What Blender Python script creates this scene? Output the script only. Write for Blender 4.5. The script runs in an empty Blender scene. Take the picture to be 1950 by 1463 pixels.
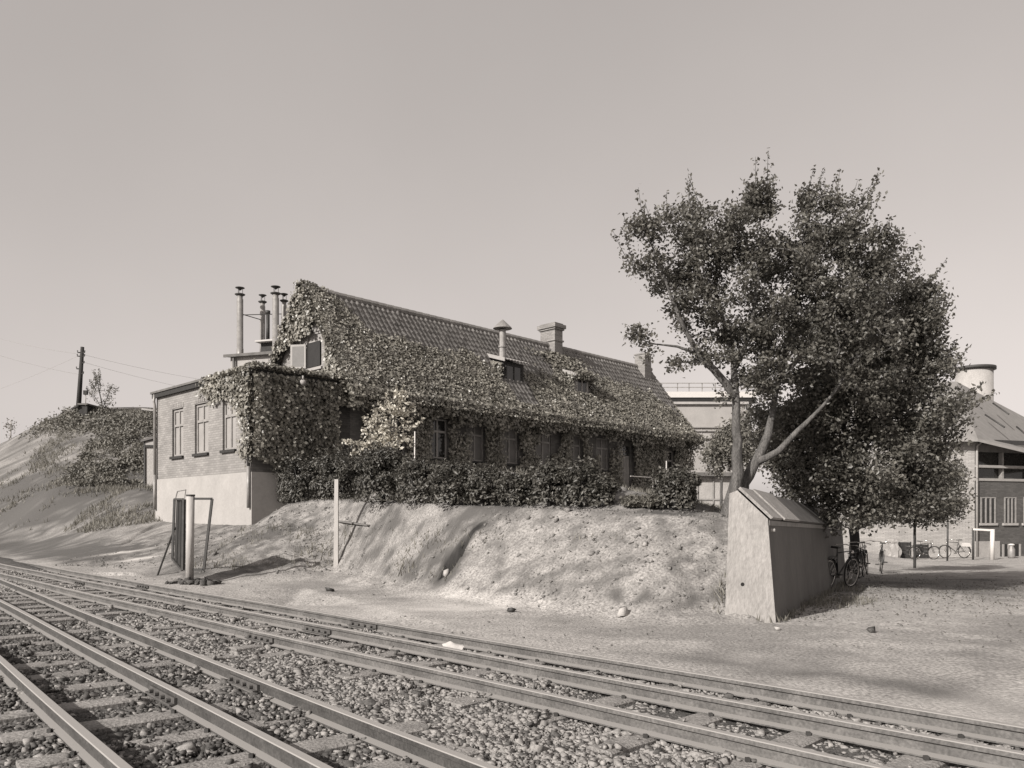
import bpy, math, random
import numpy as np
from mathutils import Vector, Matrix

# ------------------------------------------------------------------ camera, sky, sun, exposure
scene = bpy.context.scene
COL = scene.collection
F, PX, PY, CZ = 1504.0, 975.0, 986.0, 1.46          # focal length in photo pixels, principal point, eye height
cam = bpy.data.cameras.new('camera')
camo = bpy.data.objects.new('camera', cam)
COL.objects.link(camo)
camo.location = (0, 0, CZ)
camo.rotation_euler = (math.radians(90), 0, 0)
cam.sensor_width = 36.0
cam.lens = F / 1950 * 36.0
cam.shift_y = (PY - 731.5) / 1950
cam.clip_end = 5000
scene.camera = camo

SUN_AZ, SUN_EL = math.radians(43), math.radians(29)   # light travels towards +X+Y
world = bpy.data.worlds.new('World')
scene.world = world
world.use_nodes = True
wn, wl = world.node_tree.nodes, world.node_tree.links
bg = wn['Background']
sky = wn.new('ShaderNodeTexSky')
sky.sky_type = 'NISHITA'
sky.sun_disc = False
sky.sun_elevation = SUN_EL
sky.sun_rotation = math.pi + SUN_AZ
sky.air_density = 1.0
sky.dust_density = 2.5
bw = wn.new('ShaderNodeRGBToBW')
pw = wn.new('ShaderNodeMath'); pw.operation = 'POWER'; pw.inputs[1].default_value = 0.5
mu = wn.new('ShaderNodeMath'); mu.operation = 'MULTIPLY'; mu.inputs[1].default_value = 3.6
cc = wn.new('ShaderNodeMixRGB'); cc.blend_type = 'MULTIPLY'; cc.inputs[0].default_value = 1
cc.inputs[2].default_value = (1.0, 0.918, 0.875, 1)
wl.new(sky.outputs[0], bw.inputs[0]); wl.new(bw.outputs[0], pw.inputs[0]); wl.new(pw.outputs[0], mu.inputs[0])
tcw = wn.new('ShaderNodeTexCoord'); nzw = wn.new('ShaderNodeTexNoise'); nzw.inputs['Scale'].default_value = 2.2; nzw.inputs['Detail'].default_value = 5
mrw = wn.new('ShaderNodeMapRange'); mrw.inputs[1].default_value = .3; mrw.inputs[2].default_value = .7; mrw.inputs[3].default_value = .955; mrw.inputs[4].default_value = 1.045
m2 = wn.new('ShaderNodeMath'); m2.operation = 'MULTIPLY'
wl.new(tcw.outputs['Generated'], nzw.inputs['Vector']); wl.new(nzw.outputs[0], mrw.inputs[0]); wl.new(mu.outputs[0], m2.inputs[0]); wl.new(mrw.outputs[0], m2.inputs[1])
wl.new(m2.outputs[0], cc.inputs[1]); wl.new(cc.outputs[0], bg.inputs[0])
bg.inputs[1].default_value = 0.079
sl = bpy.data.lights.new('sun', 'SUN')
sl.energy = 5.0
sl.angle = math.radians(0.6)
sl.color = (1.0, 0.955, 0.90)
so = bpy.data.objects.new('sun', sl)
COL.objects.link(so)
tos = Vector((-math.sin(SUN_AZ) * math.cos(SUN_EL), -math.cos(SUN_AZ) * math.cos(SUN_EL), math.sin(SUN_EL)))
so.rotation_euler = tos.to_track_quat('Z', 'Y').to_euler()
so.location = (-20, -30, 40)
vs = scene.view_settings
vs.view_transform = 'Standard'
vs.look = 'None'
vs.exposure = 0.38
vs.gamma = 1.0
scene.cycles.max_bounces = 6
scene.cycles.transparent_max_bounces = 8

random.seed(7)
RNG = np.random.default_rng(11)

# ------------------------------------------------------------------ photo pixel <-> world helpers
def at(px, py, Y):
    return Vector(((px - PX) / F * Y, Y, CZ + (PY - py) / F * Y))
def flat(px, py, z=0.0):
    return at(px, py, F * (CZ - z) / (py - PY))
def proj(p):
    return PX + F * p[0] / p[1], PY - F * (p[2] - CZ) / p[1]

# ------------------------------------------------------------------ materials
TINT = (1.05, 1.0, 0.955)
LEAFTINT = (1.06, 1.0, 0.87)
def col(g, tint=TINT):
    g = g * .79
    return (g * tint[0], g * tint[1], g * tint[2], 1)
def mat(name, g, rough=0.85, var=0.25, scale=6.0, bump=0.0, bscale=None, tint=TINT, metal=0.0, spec=0.3, stretch=(1, 1, 1), fine=0.0):
    m = bpy.data.materials.new(name)
    m.use_nodes = True
    n, l = m.node_tree.nodes, m.node_tree.links
    b = n['Principled BSDF']
    b.inputs['Roughness'].default_value = rough
    b.inputs['Metallic'].default_value = metal
    b.inputs['Specular IOR Level'].default_value = spec
    tc = n.new('ShaderNodeTexCoord')
    mp = n.new('ShaderNodeMapping'); mp.inputs['Scale'].default_value = stretch
    l.new(tc.outputs['Object'], mp.inputs[0])
    nz = n.new('ShaderNodeTexNoise'); nz.inputs['Scale'].default_value = scale; nz.inputs['Detail'].default_value = 8
    nz.inputs['Roughness'].default_value = 0.65
    l.new(mp.outputs[0], nz.inputs['Vector'])
    rp = n.new('ShaderNodeValToRGB')
    rp.color_ramp.elements[0].position = 0.28; rp.color_ramp.elements[1].position = 0.72
    rp.color_ramp.elements[0].color = col(g * (1 - var), tint); rp.color_ramp.elements[1].color = col(g * (1 + var), tint)
    l.new(nz.outputs[0], rp.inputs[0])
    out = rp.outputs[0]
    if fine:
        n2 = n.new('ShaderNodeTexNoise'); n2.inputs['Scale'].default_value = scale * 12; n2.inputs['Detail'].default_value = 3
        l.new(mp.outputs[0], n2.inputs['Vector'])
        mr = n.new('ShaderNodeMapRange'); mr.inputs[1].default_value = .3; mr.inputs[2].default_value = .7
        mr.inputs[3].default_value = 1 - fine; mr.inputs[4].default_value = 1 + fine
        l.new(n2.outputs[0], mr.inputs[0])
        mx = n.new('ShaderNodeVectorMath'); mx.operation = 'SCALE'
        l.new(out, mx.inputs[0]); l.new(mr.outputs[0], mx.inputs['Scale'])
        out = mx.outputs[0]
    l.new(out, b.inputs['Base Color'])
    if bump:
        nb = n.new('ShaderNodeTexNoise'); nb.inputs['Scale'].default_value = bscale or scale * 4; nb.inputs['Detail'].default_value = 6
        l.new(mp.outputs[0], nb.inputs['Vector'])
        bp = n.new('ShaderNodeBump'); bp.inputs['Strength'].default_value = bump; bp.inputs['Distance'].default_value = 0.03
        l.new(nb.outputs[0], bp.inputs['Height']); l.new(bp.outputs[0], b.inputs['Normal'])
    return m
def brick(name, g1, g2, gm, axis='x', bw_=0.24, bh=0.075):
    m = mat(name, 0.3, 0.9, 0.2, 1.5)
    n, l = m.node_tree.nodes, m.node_tree.links
    b = n['Principled BSDF']
    tc = n.new('ShaderNodeTexCoord'); sp = n.new('ShaderNodeSeparateXYZ'); cb = n.new('ShaderNodeCombineXYZ')
    l.new(tc.outputs['Object'], sp.inputs[0]); l.new(sp.outputs[0 if axis == 'x' else 1], cb.inputs[0]); l.new(sp.outputs[2], cb.inputs[1])
    br = n.new('ShaderNodeTexBrick')
    br.inputs['Scale'].default_value = 1.0; br.inputs['Brick Width'].default_value = bw_; br.inputs['Row Height'].default_value = bh
    br.inputs['Mortar Size'].default_value = 0.009; br.inputs['Mortar Smooth'].default_value = 0.3
    br.inputs['Color1'].default_value = col(g1); br.inputs['Color2'].default_value = col(g2); br.inputs['Mortar'].default_value = col(gm)
    l.new(cb.outputs[0], br.inputs['Vector'])
    nz = n.new('ShaderNodeTexNoise'); nz.inputs['Scale'].default_value = 1.3; nz.inputs['Detail'].default_value = 7
    l.new(tc.outputs['Object'], nz.inputs['Vector'])
    mr = n.new('ShaderNodeMapRange'); mr.inputs[1].default_value = .3; mr.inputs[2].default_value = .7; mr.inputs[3].default_value = .86; mr.inputs[4].default_value = 1.12
    l.new(nz.outputs[0], mr.inputs[0])
    mx = n.new('ShaderNodeVectorMath'); mx.operation = 'SCALE'
    l.new(br.outputs[0], mx.inputs[0]); l.new(mr.outputs[0], mx.inputs['Scale']); l.new(mx.outputs[0], b.inputs['Base Color'])
    bp = n.new('ShaderNodeBump'); bp.inputs['Strength'].default_value = 0.5; bp.inputs['Distance'].default_value = 0.01; bp.invert = True
    l.new(br.outputs['Fac'], bp.inputs['Height']); l.new(bp.outputs[0], b.inputs['Normal'])
    return m
def leafmat(name, g, trans=0.35, rough=0.5, tint=LEAFTINT, var=0.45):
    m = mat(name, g, rough, var, 1.1, tint=tint, spec=0.5, fine=.4)
    n, l = m.node_tree.nodes, m.node_tree.links
    b = n['Principled BSDF']; out = n['Material Output']
    tr = n.new('ShaderNodeBsdfTranslucent'); tr.inputs[0].default_value = col(g * 1.3, tint)
    ms = n.new('ShaderNodeMixShader'); ms.inputs[0].default_value = trans
    l.new(b.outputs[0], ms.inputs[1]); l.new(tr.outputs[0], ms.inputs[2]); l.new(ms.outputs[0], out.inputs[0])
    return m
def glass(name, g=0.03):
    m = mat(name, g, 0.08, 0.3, 3, spec=0.6)
    return m

M = {}
M['render'] = mat('white_render', 0.36, 0.9, 0.11, 1.1, 0.25, 30, fine=.05)
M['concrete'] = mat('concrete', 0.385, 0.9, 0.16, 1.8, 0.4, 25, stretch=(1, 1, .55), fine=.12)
M['shadeconc'] = mat('shaded_concrete', 0.14, 0.9, 0.22, .8, 0.35, 25, stretch=(1.6, 1.6, .5), fine=.08)  # streaky concrete, darkened in colour for the shaded flank
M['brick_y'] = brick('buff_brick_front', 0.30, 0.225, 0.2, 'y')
M['brick_x'] = brick('buff_brick_shaded', 0.15, 0.11, 0.11, 'x')  # same buff brick, its colour darkened for the walls in shade
M['brick_d'] = brick('dark_brick', 0.16, 0.11, 0.09, 'x')
M['brick_c'] = brick('chimney_brick', 0.30, 0.22, 0.20, 'y')
M['tile'] = mat('clay_pantile', 0.26, 0.75, 0.28, 2.0, 0.2, 20, fine=.25)
M['felt'] = mat('roofing_felt', 0.14, 0.9, 0.3, 3, .2)
M['zinc'] = mat('zinc_sheet', 0.38, 0.55, 0.15, 2, spec=.5)
M['dark'] = mat('dark_wood', 0.035, 0.8, 0.3, 8)
M['trim'] = mat('painted_trim', 0.34, 0.6, 0.12, 5)
M['white'] = mat('white_paint', 0.6, 0.5, 0.06, 5)
M['greywood'] = mat('grey_window_wood', 0.27, 0.7, 0.25, 6)
M['glass'] = glass('window_glass')
M['curtain'] = mat('pale_blind', 0.30, .6, 0.1, 2, spec=.5)
M['curtain_d'] = mat('dim_curtain', 0.16, .6, 0.2, 2, spec=.4)
M['steel'] = mat('galvanised_steel', 0.26, 0.5, 0.3, 5, metal=0.2, spec=.5)
M['iron'] = mat('dark_iron', 0.05, 0.6, 0.4, 8, spec=.4)
M['stake'] = mat('whitewashed_wood', 0.45, .8, .15, 8, .2, stretch=(1, 1, .2))
M['tarwood'] = mat('tarred_wood', 0.04, .85, .5, 12, .3, stretch=(1, 1, .1))
M['sleeper'] = mat('weathered_sleeper', 0.25, .9, .3, 5, .5, 40, fine=.35)
M['bark'] = mat('bark', 0.105, .95, .6, 9, 1.0, 22, stretch=(1, 1, .22), fine=.5)
M['bark_d'] = mat('dark_bark', 0.045, .9, .35, 7, .5, 25, stretch=(1, 1, .25))
M['ivy'] = leafmat('ivy_leaf', 0.235, .12, .40)
M['leaf'] = leafmat('tree_leaf', 0.125, .3, .45)
M['leaf_d'] = leafmat('dark_tree_leaf', 0.135, .28, .45)
M['shrub'] = leafmat('shrub_leaf', 0.10, .2, .5)
M['brightleaf'] = leafmat('pale_leaf', 0.55, .3, .45)
M['scrub'] = leafmat('scrub_leaf', 0.17, .2, .6)
M['grass'] = leafmat('dry_grass_blade', 0.20, .3, .7)
M['clod'] = mat('earth_clod', .17, .95, .35, 6, fine=.4)
M['darkstone'] = mat('dark_stone', 0.10, .95, .6, 24, fine=.3)
M['plate'] = mat('rusty_plate', .10, .7, .4, 8)
M['rail2'] = None
M['stone'] = mat('ballast_stone', 0.265, .95, .6, 24, fine=.3)
M['paper'] = mat('paper', 0.5, .8, .15, 14)
M['black'] = mat('black_enamel', 0.02, .35, .3, 5, spec=.5)
M['rubber'] = mat('rubber', 0.03, .8, .2, 5)
M['chrome'] = mat('chrome', .6, .25, .1, 5, metal=.8)

def railmat(name, side, top):
    m = mat(name, side, 0.65, 0.4, 4, fine=.3, spec=.4)
    n, l = m.node_tree.nodes, m.node_tree.links
    b = n['Principled BSDF']; src = b.inputs['Base Color'].links[0].from_socket
    tc = n.new('ShaderNodeTexCoord'); sp = n.new('ShaderNodeSeparateXYZ'); l.new(tc.outputs['Object'], sp.inputs[0])
    ge = n.new('ShaderNodeNewGeometry'); sg = n.new('ShaderNodeSeparateXYZ'); l.new(ge.outputs['True Normal'], sg.inputs[0])
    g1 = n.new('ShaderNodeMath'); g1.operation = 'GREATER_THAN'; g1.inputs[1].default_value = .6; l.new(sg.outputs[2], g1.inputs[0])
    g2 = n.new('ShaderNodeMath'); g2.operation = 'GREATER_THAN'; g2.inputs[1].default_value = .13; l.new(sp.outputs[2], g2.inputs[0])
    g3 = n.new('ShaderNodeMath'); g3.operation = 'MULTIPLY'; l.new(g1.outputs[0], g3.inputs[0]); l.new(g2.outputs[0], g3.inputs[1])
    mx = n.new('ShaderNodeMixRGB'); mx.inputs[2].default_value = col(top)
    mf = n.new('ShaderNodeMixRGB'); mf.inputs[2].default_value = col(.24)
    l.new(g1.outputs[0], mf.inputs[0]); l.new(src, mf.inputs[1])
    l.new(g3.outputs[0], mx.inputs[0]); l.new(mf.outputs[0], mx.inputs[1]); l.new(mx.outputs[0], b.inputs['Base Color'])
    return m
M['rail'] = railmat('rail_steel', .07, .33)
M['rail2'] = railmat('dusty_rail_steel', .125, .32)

# ------------------------------------------------------------------ mesh helpers
class MB:
    def __init__(s): s.v, s.f = [], []
    def quad(s, a, b, c, d):
        k = len(s.v); s.v += [tuple(a), tuple(b), tuple(c), tuple(d)]; s.f.append((k, k + 1, k + 2, k + 3)); return s
    def poly(s, pts):
        k = len(s.v); s.v += [tuple(p) for p in pts]; s.f.append(tuple(range(k, k + len(pts)))); return s
    def hexa(s, p):      # 8 points: bottom ring 0-3, top ring 4-7 (counter-clockwise seen from above)
        k = len(s.v); s.v += [tuple(q) for q in p]
        for a in ((3, 2, 1, 0), (4, 5, 6, 7), (0, 1, 5, 4), (1, 2, 6, 5), (2, 3, 7, 6), (3, 0, 4, 7)):
            s.f.append(tuple(k + i for i in a))
        return s
    def box(s, x0, x1, y0, y1, z0, z1):
        return s.hexa([(x0, y0, z0), (x1, y0, z0), (x1, y1, z0), (x0, y1, z0), (x0, y0, z1), (x1, y0, z1), (x1, y1, z1), (x0, y1, z1)])
    def tube(s, pts, r, n=8, cap=True):
        pts = [Vector(p) for p in pts]
        rs = r if isinstance(r, (list, tuple)) else [r] * len(pts)
        k0 = len(s.v); up = None
        for i, p in enumerate(pts):
            d = (pts[min(i + 1, len(pts) - 1)] - pts[max(i - 1, 0)])
            if d.length < 1e-9: d = Vector((0, 0, 1))
            d.normalize()
            if up is None:
                up = Vector((0, 0, 1)) if abs(d.z) < .9 else Vector((1, 0, 0))
            x = up - d * up.dot(d)
            if x.length < 1e-6: x = d.orthogonal()
            x.normalize(); up = x; y = d.cross(x)
            for j in range(n):
                a = 2 * math.pi * j / n
                s.v.append(tuple(p + (x * math.cos(a) + y * math.sin(a)) * rs[i]))
        for i in range(len(pts) - 1):
            for j in range(n):
                a, b2 = k0 + i * n + j, k0 + i * n + (j + 1) % n
                s.f.append((a, b2, b2 + n, a + n))
        if cap:
            s.f.append(tuple(k0 + j for j in reversed(range(n)))); s.f.append(tuple(k0 + (len(pts) - 1) * n + j for j in range(n)))
        return s
    def bar(s, a, b, w, h=None):
        a, b = Vector(a), Vector(b); h = h or w
        d = (b - a).normalized(); up = Vector((0, 0, 1)) if abs(d.z) < .95 else Vector((0, 1, 0))
        x = d.cross(up).normalized() * w / 2; y = x.cross(d).normalized() * h / 2
        return s.hexa([a - x - y, a + x - y, b + x - y, b - x - y, a - x + y, a + x + y, b + x + y, b - x + y])
    def lathe(s, prof, c=(0, 0, 0), n=16):
        k0 = len(s.v)
        for r, z in prof:
            for j in range(n):
                a = 2 * math.pi * j / n
                s.v.append((c[0] + r * math.cos(a), c[1] + r * math.sin(a), c[2] + z))
        for i in range(len(prof) - 1):
            for j in range(n):
                a, b2 = k0 + i * n + j, k0 + i * n + (j + 1) % n
                s.f.append((a, b2, b2 + n, a + n))
        s.f.append(tuple(k0 + j for j in reversed(range(n)))); s.f.append(tuple(k0 + (len(prof) - 1) * n + j for j in range(n)))
        return s
    def torus(s, c, R, r, n=24, k=6, axis='y'):
        pts = [(c[0] + R * math.cos(2 * math.pi * i / n), c[1], c[2] + R * math.sin(2 * math.pi * i / n)) for i in range(n)]
        k0 = len(s.v)
        for i in range(n):
            a = 2 * math.pi * i / n
            for j in range(k):
                b2 = 2 * math.pi * j / k
                rr = R + r * math.cos(b2)
                s.v.append((c[0] + rr * math.cos(a), c[1] + r * math.sin(b2), c[2] + rr * math.sin(a)))
        for i in range(n):
            for j in range(k):
                s.f.append((k0 + i * k + j, k0 + i * k + (j + 1) % k, k0 + ((i + 1) % n) * k + (j + 1) % k, k0 + ((i + 1) % n) * k + j))
        return s
    def build(s, name, mt, parent=None, smooth=False, world=False):
        me = bpy.data.meshes.new(name)
        v = s.v
        if parent is not None and world:
            iv = wmat(parent).inverted()
            v = [tuple(iv @ Vector(p)) for p in v]
        me.from_pydata(v, [], s.f)
        return link(name, me, mt, parent, smooth)
def wmat(o):
    m_ = o.matrix_basis.copy()
    return (wmat(o.parent) @ m_) if o.parent else m_
def link(name, me, mt, parent=None, smooth=False):
    me.materials.append(mt)
    if smooth: me.polygons.foreach_set('use_smooth', [True] * len(me.polygons))
    me.update()
    o = bpy.data.objects.new(name, me); COL.objects.link(o)
    if parent is not None: o.parent = parent
    return o
def npmesh(name, V, T, mt, parent=None, smooth=False):
    V = np.asarray(V, dtype=np.float32); T = np.asarray(T, dtype=np.int32)
    if parent is not None:
        iv = np.array(wmat(parent).inverted()); V = (V @ iv[:3, :3].T + iv[:3, 3]).astype(np.float32)
    me = bpy.data.meshes.new(name)
    k = T.shape[1]
    me.vertices.add(len(V)); me.vertices.foreach_set('co', V.ravel())
    me.loops.add(T.size); me.loops.foreach_set('vertex_index', T.ravel())
    me.polygons.add(len(T)); me.polygons.foreach_set('loop_start', np.arange(0, T.size, k, dtype=np.int32))
    try: me.polygons.foreach_set('loop_total', np.full(len(T), k, dtype=np.int32))
    except Exception: pass
    me.update(calc_edges=True)
    return link(name, me, mt, parent, smooth)
def tag(o, label=None, cat=None, group=None, kind=None):
    if label: o['label'] = label
    if cat: o['category'] = cat
    if group: o['group'] = group
    if kind: o['kind'] = kind
    return o
def thing(name, label, cat, loc=(0, 0, 0), rz=0.0, group=None):
    o = bpy.data.objects.new(name, None); COL.objects.link(o)
    o.location = loc; o.rotation_euler = (0, 0, rz); o.empty_display_size = .2
    return tag(o, label, cat, group)
def copy_tree(o, parent=None):
    c = o.copy(); COL.objects.link(c)
    if parent is not None: c.parent = parent
    for ch in list(o.children): copy_tree(ch, c)
    return c
def unit(a): return a / np.maximum(np.linalg.norm(a, axis=1, keepdims=True), 1e-9)
def leaf_arrays(C, N, size, asp=0.8, fold=0.18):
    n_ = len(C); N = unit(N)
    A = unit(np.cross(N, RNG.normal(size=(n_, 3)))); B = np.cross(N, A)
    L = (size * RNG.uniform(.7, 1.3, n_))[:, None]; W = L * asp
    V = np.empty((n_, 4, 3)); V[:, 0] = C - A * L / 2; V[:, 2] = C + A * L / 2
    V[:, 1] = C + B * W / 2 + N * L * fold; V[:, 3] = C - B * W / 2 + N * L * fold
    i = np.arange(n_)[:, None] * 4
    T = np.concatenate([i + [0, 1, 2], i + [0, 2, 3]])
    return V.reshape(-1, 3), T
def leaves(name, C, N, size, mt, parent=None, **k):
    V, T = leaf_arrays(np.asarray(C), np.asarray(N), size, **k)
    return npmesh(name, V, T, mt, parent)

# ------------------------------------------------------------------ noise
def vnoise(x, y, seed=0):
    xi, yi = np.floor(x).astype(np.int64), np.floor(y).astype(np.int64)
    fx, fy = x - xi, y - yi
    fx, fy = fx * fx * (3 - 2 * fx), fy * fy * (3 - 2 * fy)
    def h(a, b2):
        v = (a * 374761393 + b2 * 668265263 + seed * 974711) & 0xffffffff
        v = ((v ^ (v >> 13)) * 1274126177) & 0xffffffff
        return ((v ^ (v >> 16)) & 0xffff) / 65535.0
    return (h(xi, yi) * (1 - fx) + h(xi + 1, yi) * fx) * (1 - fy) + (h(xi, yi + 1) * (1 - fx) + h(xi + 1, yi + 1) * fx) * fy
def fbm(x, y, o=4, seed=0):
    s, a = 0, .5
    for i in range(o):
        s = s + a * (vnoise(x, y, seed + i) - .5); x, y, a = x * 2.03, y * 2.03, a * .55
    return s

# ------------------------------------------------------------------ terrain
TP = []
for px, py, Y in (
    # bank crest, yard to annex
    (1372, 988, 12.9), (1250, 979, 13.3), (1100, 971, 14.2), (950, 965, 15.4), (1020, 968, 14.8), (870, 961, 16.4), (800, 958, 17.5), (760, 956.5, 18.4), (720, 955, 19.5), (680, 954, 20.6), (640, 953, 21.8), (560, 952, 23.0),
    # plateau
    (1345, 972, 20), (1250, 966, 18), (1250, 960, 26), (1300, 966, 36), (1100, 966, 20), (1000, 962, 26), (850, 961, 21), (700, 957, 23), (620, 953, 24.6),
    (1380, 974, 15.5), (1400, 968, 20), (1340, 970, 42), (1390, 972, 30),
    # along the annex
    (480, 999, 23.6), (400, 996, 25.8), (296, 991, 28.4), (530, 967, 24.2),
    # bank toe
    (1310, 1080, 11.9), (1250, 1075, 12.0), (1170, 1070, 12.3), (1100, 1065, 12.7), (1020, 1060, 13.3), (950, 1055, 14.2), (870, 1045, 15.3), (800, 1035, 16.4), (720, 1028, 18.2), (640, 1015, 20.6), (560, 1018, 20.9), (560, 1085, 18.9), (480, 1086, 19.0), (400, 1084, 19.4), (300, 1068, 21.6), (210, 1058, 23.2), (100, 1042, 27.0), (0, 1040, 30), (-100, 1030, 34),
    (210, 1000, 28.5), (100, 1020, 31), (0, 1008, 34), (-100, 1000, 38), (-300, 1000, 40),
    # left terrace and hill
    (250, 934, 32.5), (100, 931, 35), (180, 925, 36.5), (0, 935, 39), (-150, 950, 42), (-300, 970, 44),
    (250, 835, 42.5), (200, 832, 43), (150, 838, 43), (60, 856, 44), (0, 880, 44), (-100, 925, 46),
    (300, 822, 43.5), (300, 786, 47), (200, 788, 47), (130, 792, 47), (60, 814, 48), (0, 848, 49), (-100, 900, 52), (-250, 960, 54),
    (420, 800, 47), (300, 783, 58), (150, 788, 60), (0, 850, 62)):
    p = at(px, py, Y); TP.append((p.x, p.y, p.z))
for px, py, z in ((1380, 1182, 0), (1250, 1186, 0), (1100, 1172, 0), (1000, 1160, 0), (900, 1148, .02), (800, 1120, .06), (720, 1102, .13), (640, 1082, .2)):
    p = flat(px, py, z); TP.append((p.x, p.y, p.z))
for X in (-16, -8, 0, 8):                                                    # track level in front
    for Y in (0, 4, 8): TP.append((X, Y, 0))
for X, Y, z in ((-13, 16, 0), (-10, 14, 0), (-7, 12, 0), (-4, 11, 0), (-1, 10, 0), (2, 9.5, 0), (-9, 16.8, 0), (-6, 15.2, 0), (-3, 13, 0), (-17, 22, 0), (-15, 22.5, 0.05), (-12, 18.6, 0), (-22, 26, 0), (-26, 20, 0), (-20, 12, 0),
    (4, 10.5, 0), (16, 4, 0), (30, 8, -.1), (-40, 10, 0), (-60, 30, .2), (-60, 60, 1), (-8, 70, 3.2), (-60, -40, 0), (60, -40, 0), (0, -60, 0), (-12, 40, 2.2), (-6, 46, 2.2), (-16, 38, 2.6), (4, 44, 2), (2, 60, 1.6), (10, 42, 1.5), (10, 60, 1), (-120, 100, 1), (0, 150, 0), (120, 150, -.7), (120, 30, -.5), (60, 80, -.7)):
    TP.append((X, Y, z))
for X, Y in ((5.5, 12.5), (8.2, 16.5), (9.6, 21), (7, 9), (10, 13), (12, 18), (14, 24), (16, 30), (20, 36), (26, 42), (34, 46), (13, 30), (17, 40), (22, 48), (30, 30), (24, 20), (18, 12), (40, 20), (11.5, 25)):
    TP.append((X, Y, -.02 * max(0, Y - 10)))
TP = np.array(TP)
_D = np.sqrt(((TP[:, None, :2] - TP[None, :, :2]) ** 2).sum(-1) + .5)
_A = np.block([[_D + 1e-3 * np.eye(len(TP)), np.ones((len(TP), 1))], [np.ones((1, len(TP))), np.zeros((1, 1))]])
_W = np.linalg.solve(_A, np.append(TP[:, 2], 0))
def smooth_z(X, Y):
    X, Y = np.atleast_1d(np.asarray(X, float)), np.atleast_1d(np.asarray(Y, float))
    out = np.empty(X.size); xf, yf = X.ravel(), Y.ravel()
    for i in range(0, X.size, 20000):
        d = np.sqrt((xf[i:i + 20000, None] - TP[None, :, 0]) ** 2 + (yf[i:i + 20000, None] - TP[None, :, 1]) ** 2 + .5)
        out[i:i + 20000] = d @ _W[:-1] + _W[-1]
    return out.reshape(X.shape)
_toe = np.array([(*flat(px, py, z)[:2], z) for px, py, z in ((1500, 1184, 0), (1380, 1183, 0), (1250, 1184, 0), (1100, 1172, 0), (1000, 1160, .0), (900, 1146, .03), (800, 1122, .08), (720, 1103, .12), (640, 1084, .18), (560, 1084, .2), (480, 1084, .22), (400, 1082, .22), (300, 1070, .26))][::-1])
_crest = np.array([tuple(at(px, py, Y)) for px, py, Y in ((1420, 990, 13.0), (1372, 987, 13.0), (1250, 979, 13.2), (1100, 971, 14.2), (1000, 967, 15.0), (900, 962.5, 16.0), (800, 958, 17.6), (720, 955.5, 19.5), (640, 953, 21.8), (590, 953, 23.0), (545, 959, 23.55), (505, 986, 23.62), (480, 999, 23.7), (400, 996, 25.8), (300, 991, 28.3))][::-1])
_rbf_z = smooth_z
def smooth_z(X, Y):
    X, Y = np.atleast_1d(np.asarray(X, float)), np.atleast_1d(np.asarray(Y, float))
    r = _rbf_z(X, Y)
    ty, tz = np.interp(X, _toe[:, 0], _toe[:, 1]), np.interp(X, _toe[:, 0], _toe[:, 2])
    cy, cz = np.interp(X, _crest[:, 0], _crest[:, 1]), np.interp(X, _crest[:, 0], _crest[:, 2])
    ty = ty + .35 * fbm(X * .8, X * 0 + 3, 3, 17)
    u = (Y - ty) / (cy - ty)
    soft = lambda v, k: k * np.logaddexp(0, v / k)
    prof = soft(u, .07) - soft(u - 1, .035)
    z = tz * np.clip(1 + (Y - ty) / 1.3, 0, 1) * (u < 0) + tz * (u >= 0) + (cz - tz) * prof
    back = np.clip((Y - cy - .3) / 2.2, 0, 1); back = back * back * (3 - 2 * back)
    z = z * (1 - back) + r * back
    w = np.clip((X + 10.5) / 2.2, 0, 1); w = w * w * (3 - 2 * w)
    lim = np.clip((4.6 - X) / .6, 0, 1); w = w * np.where(Y > ty - 1.5, lim, lim)
    w = w * np.clip((Y - (ty - 5)) / 2, 0, 1)
    out = r * (1 - w) + z * w
    return np.where((Y < ty - 1.6) & (X < 4), np.minimum(out, -.004), out)
def hit0(px, py, fn):
    Ys = np.arange(4, 90, .04); X = (px - PX) / F * Ys; Z = CZ + (PY - py) / F * Ys
    below = np.where(Z <= fn(X, Ys))[0]
    k = below[0] if len(below) else len(Ys) - 1
    return Vector((X[k], Ys[k], float(fn(X[k], Ys[k])[0])))
GULLY = [hit0(px, py, smooth_z) for px, py in ((940, 984), (908, 1008), (884, 1038), (862, 1068), (846, 1092))]
RUTS = [[hit0(px, py, smooth_z) for px, py in r] for r in (((300, 965), (240, 1000), (205, 1030)), ((292, 1000), (262, 1020), (240, 1034)), ((250, 950), (170, 1000), (120, 1020)))]
def segdist(X, Y, pts):
    best = np.full(X.shape, 1e9); tt = np.zeros(X.shape)
    for i in range(len(pts) - 1):
        a, b2 = pts[i], pts[i + 1]; dx, dy = b2[0] - a[0], b2[1] - a[1]
        t = np.clip(((X - a[0]) * dx + (Y - a[1]) * dy) / (dx * dx + dy * dy), 0, 1)
        d = np.hypot(X - a[0] - t * dx, Y - a[1] - t * dy)
        k = d < best; best = np.where(k, d, best); tt = np.where(k, (i + t) / (len(pts) - 1), tt)
    return best, tt
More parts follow.
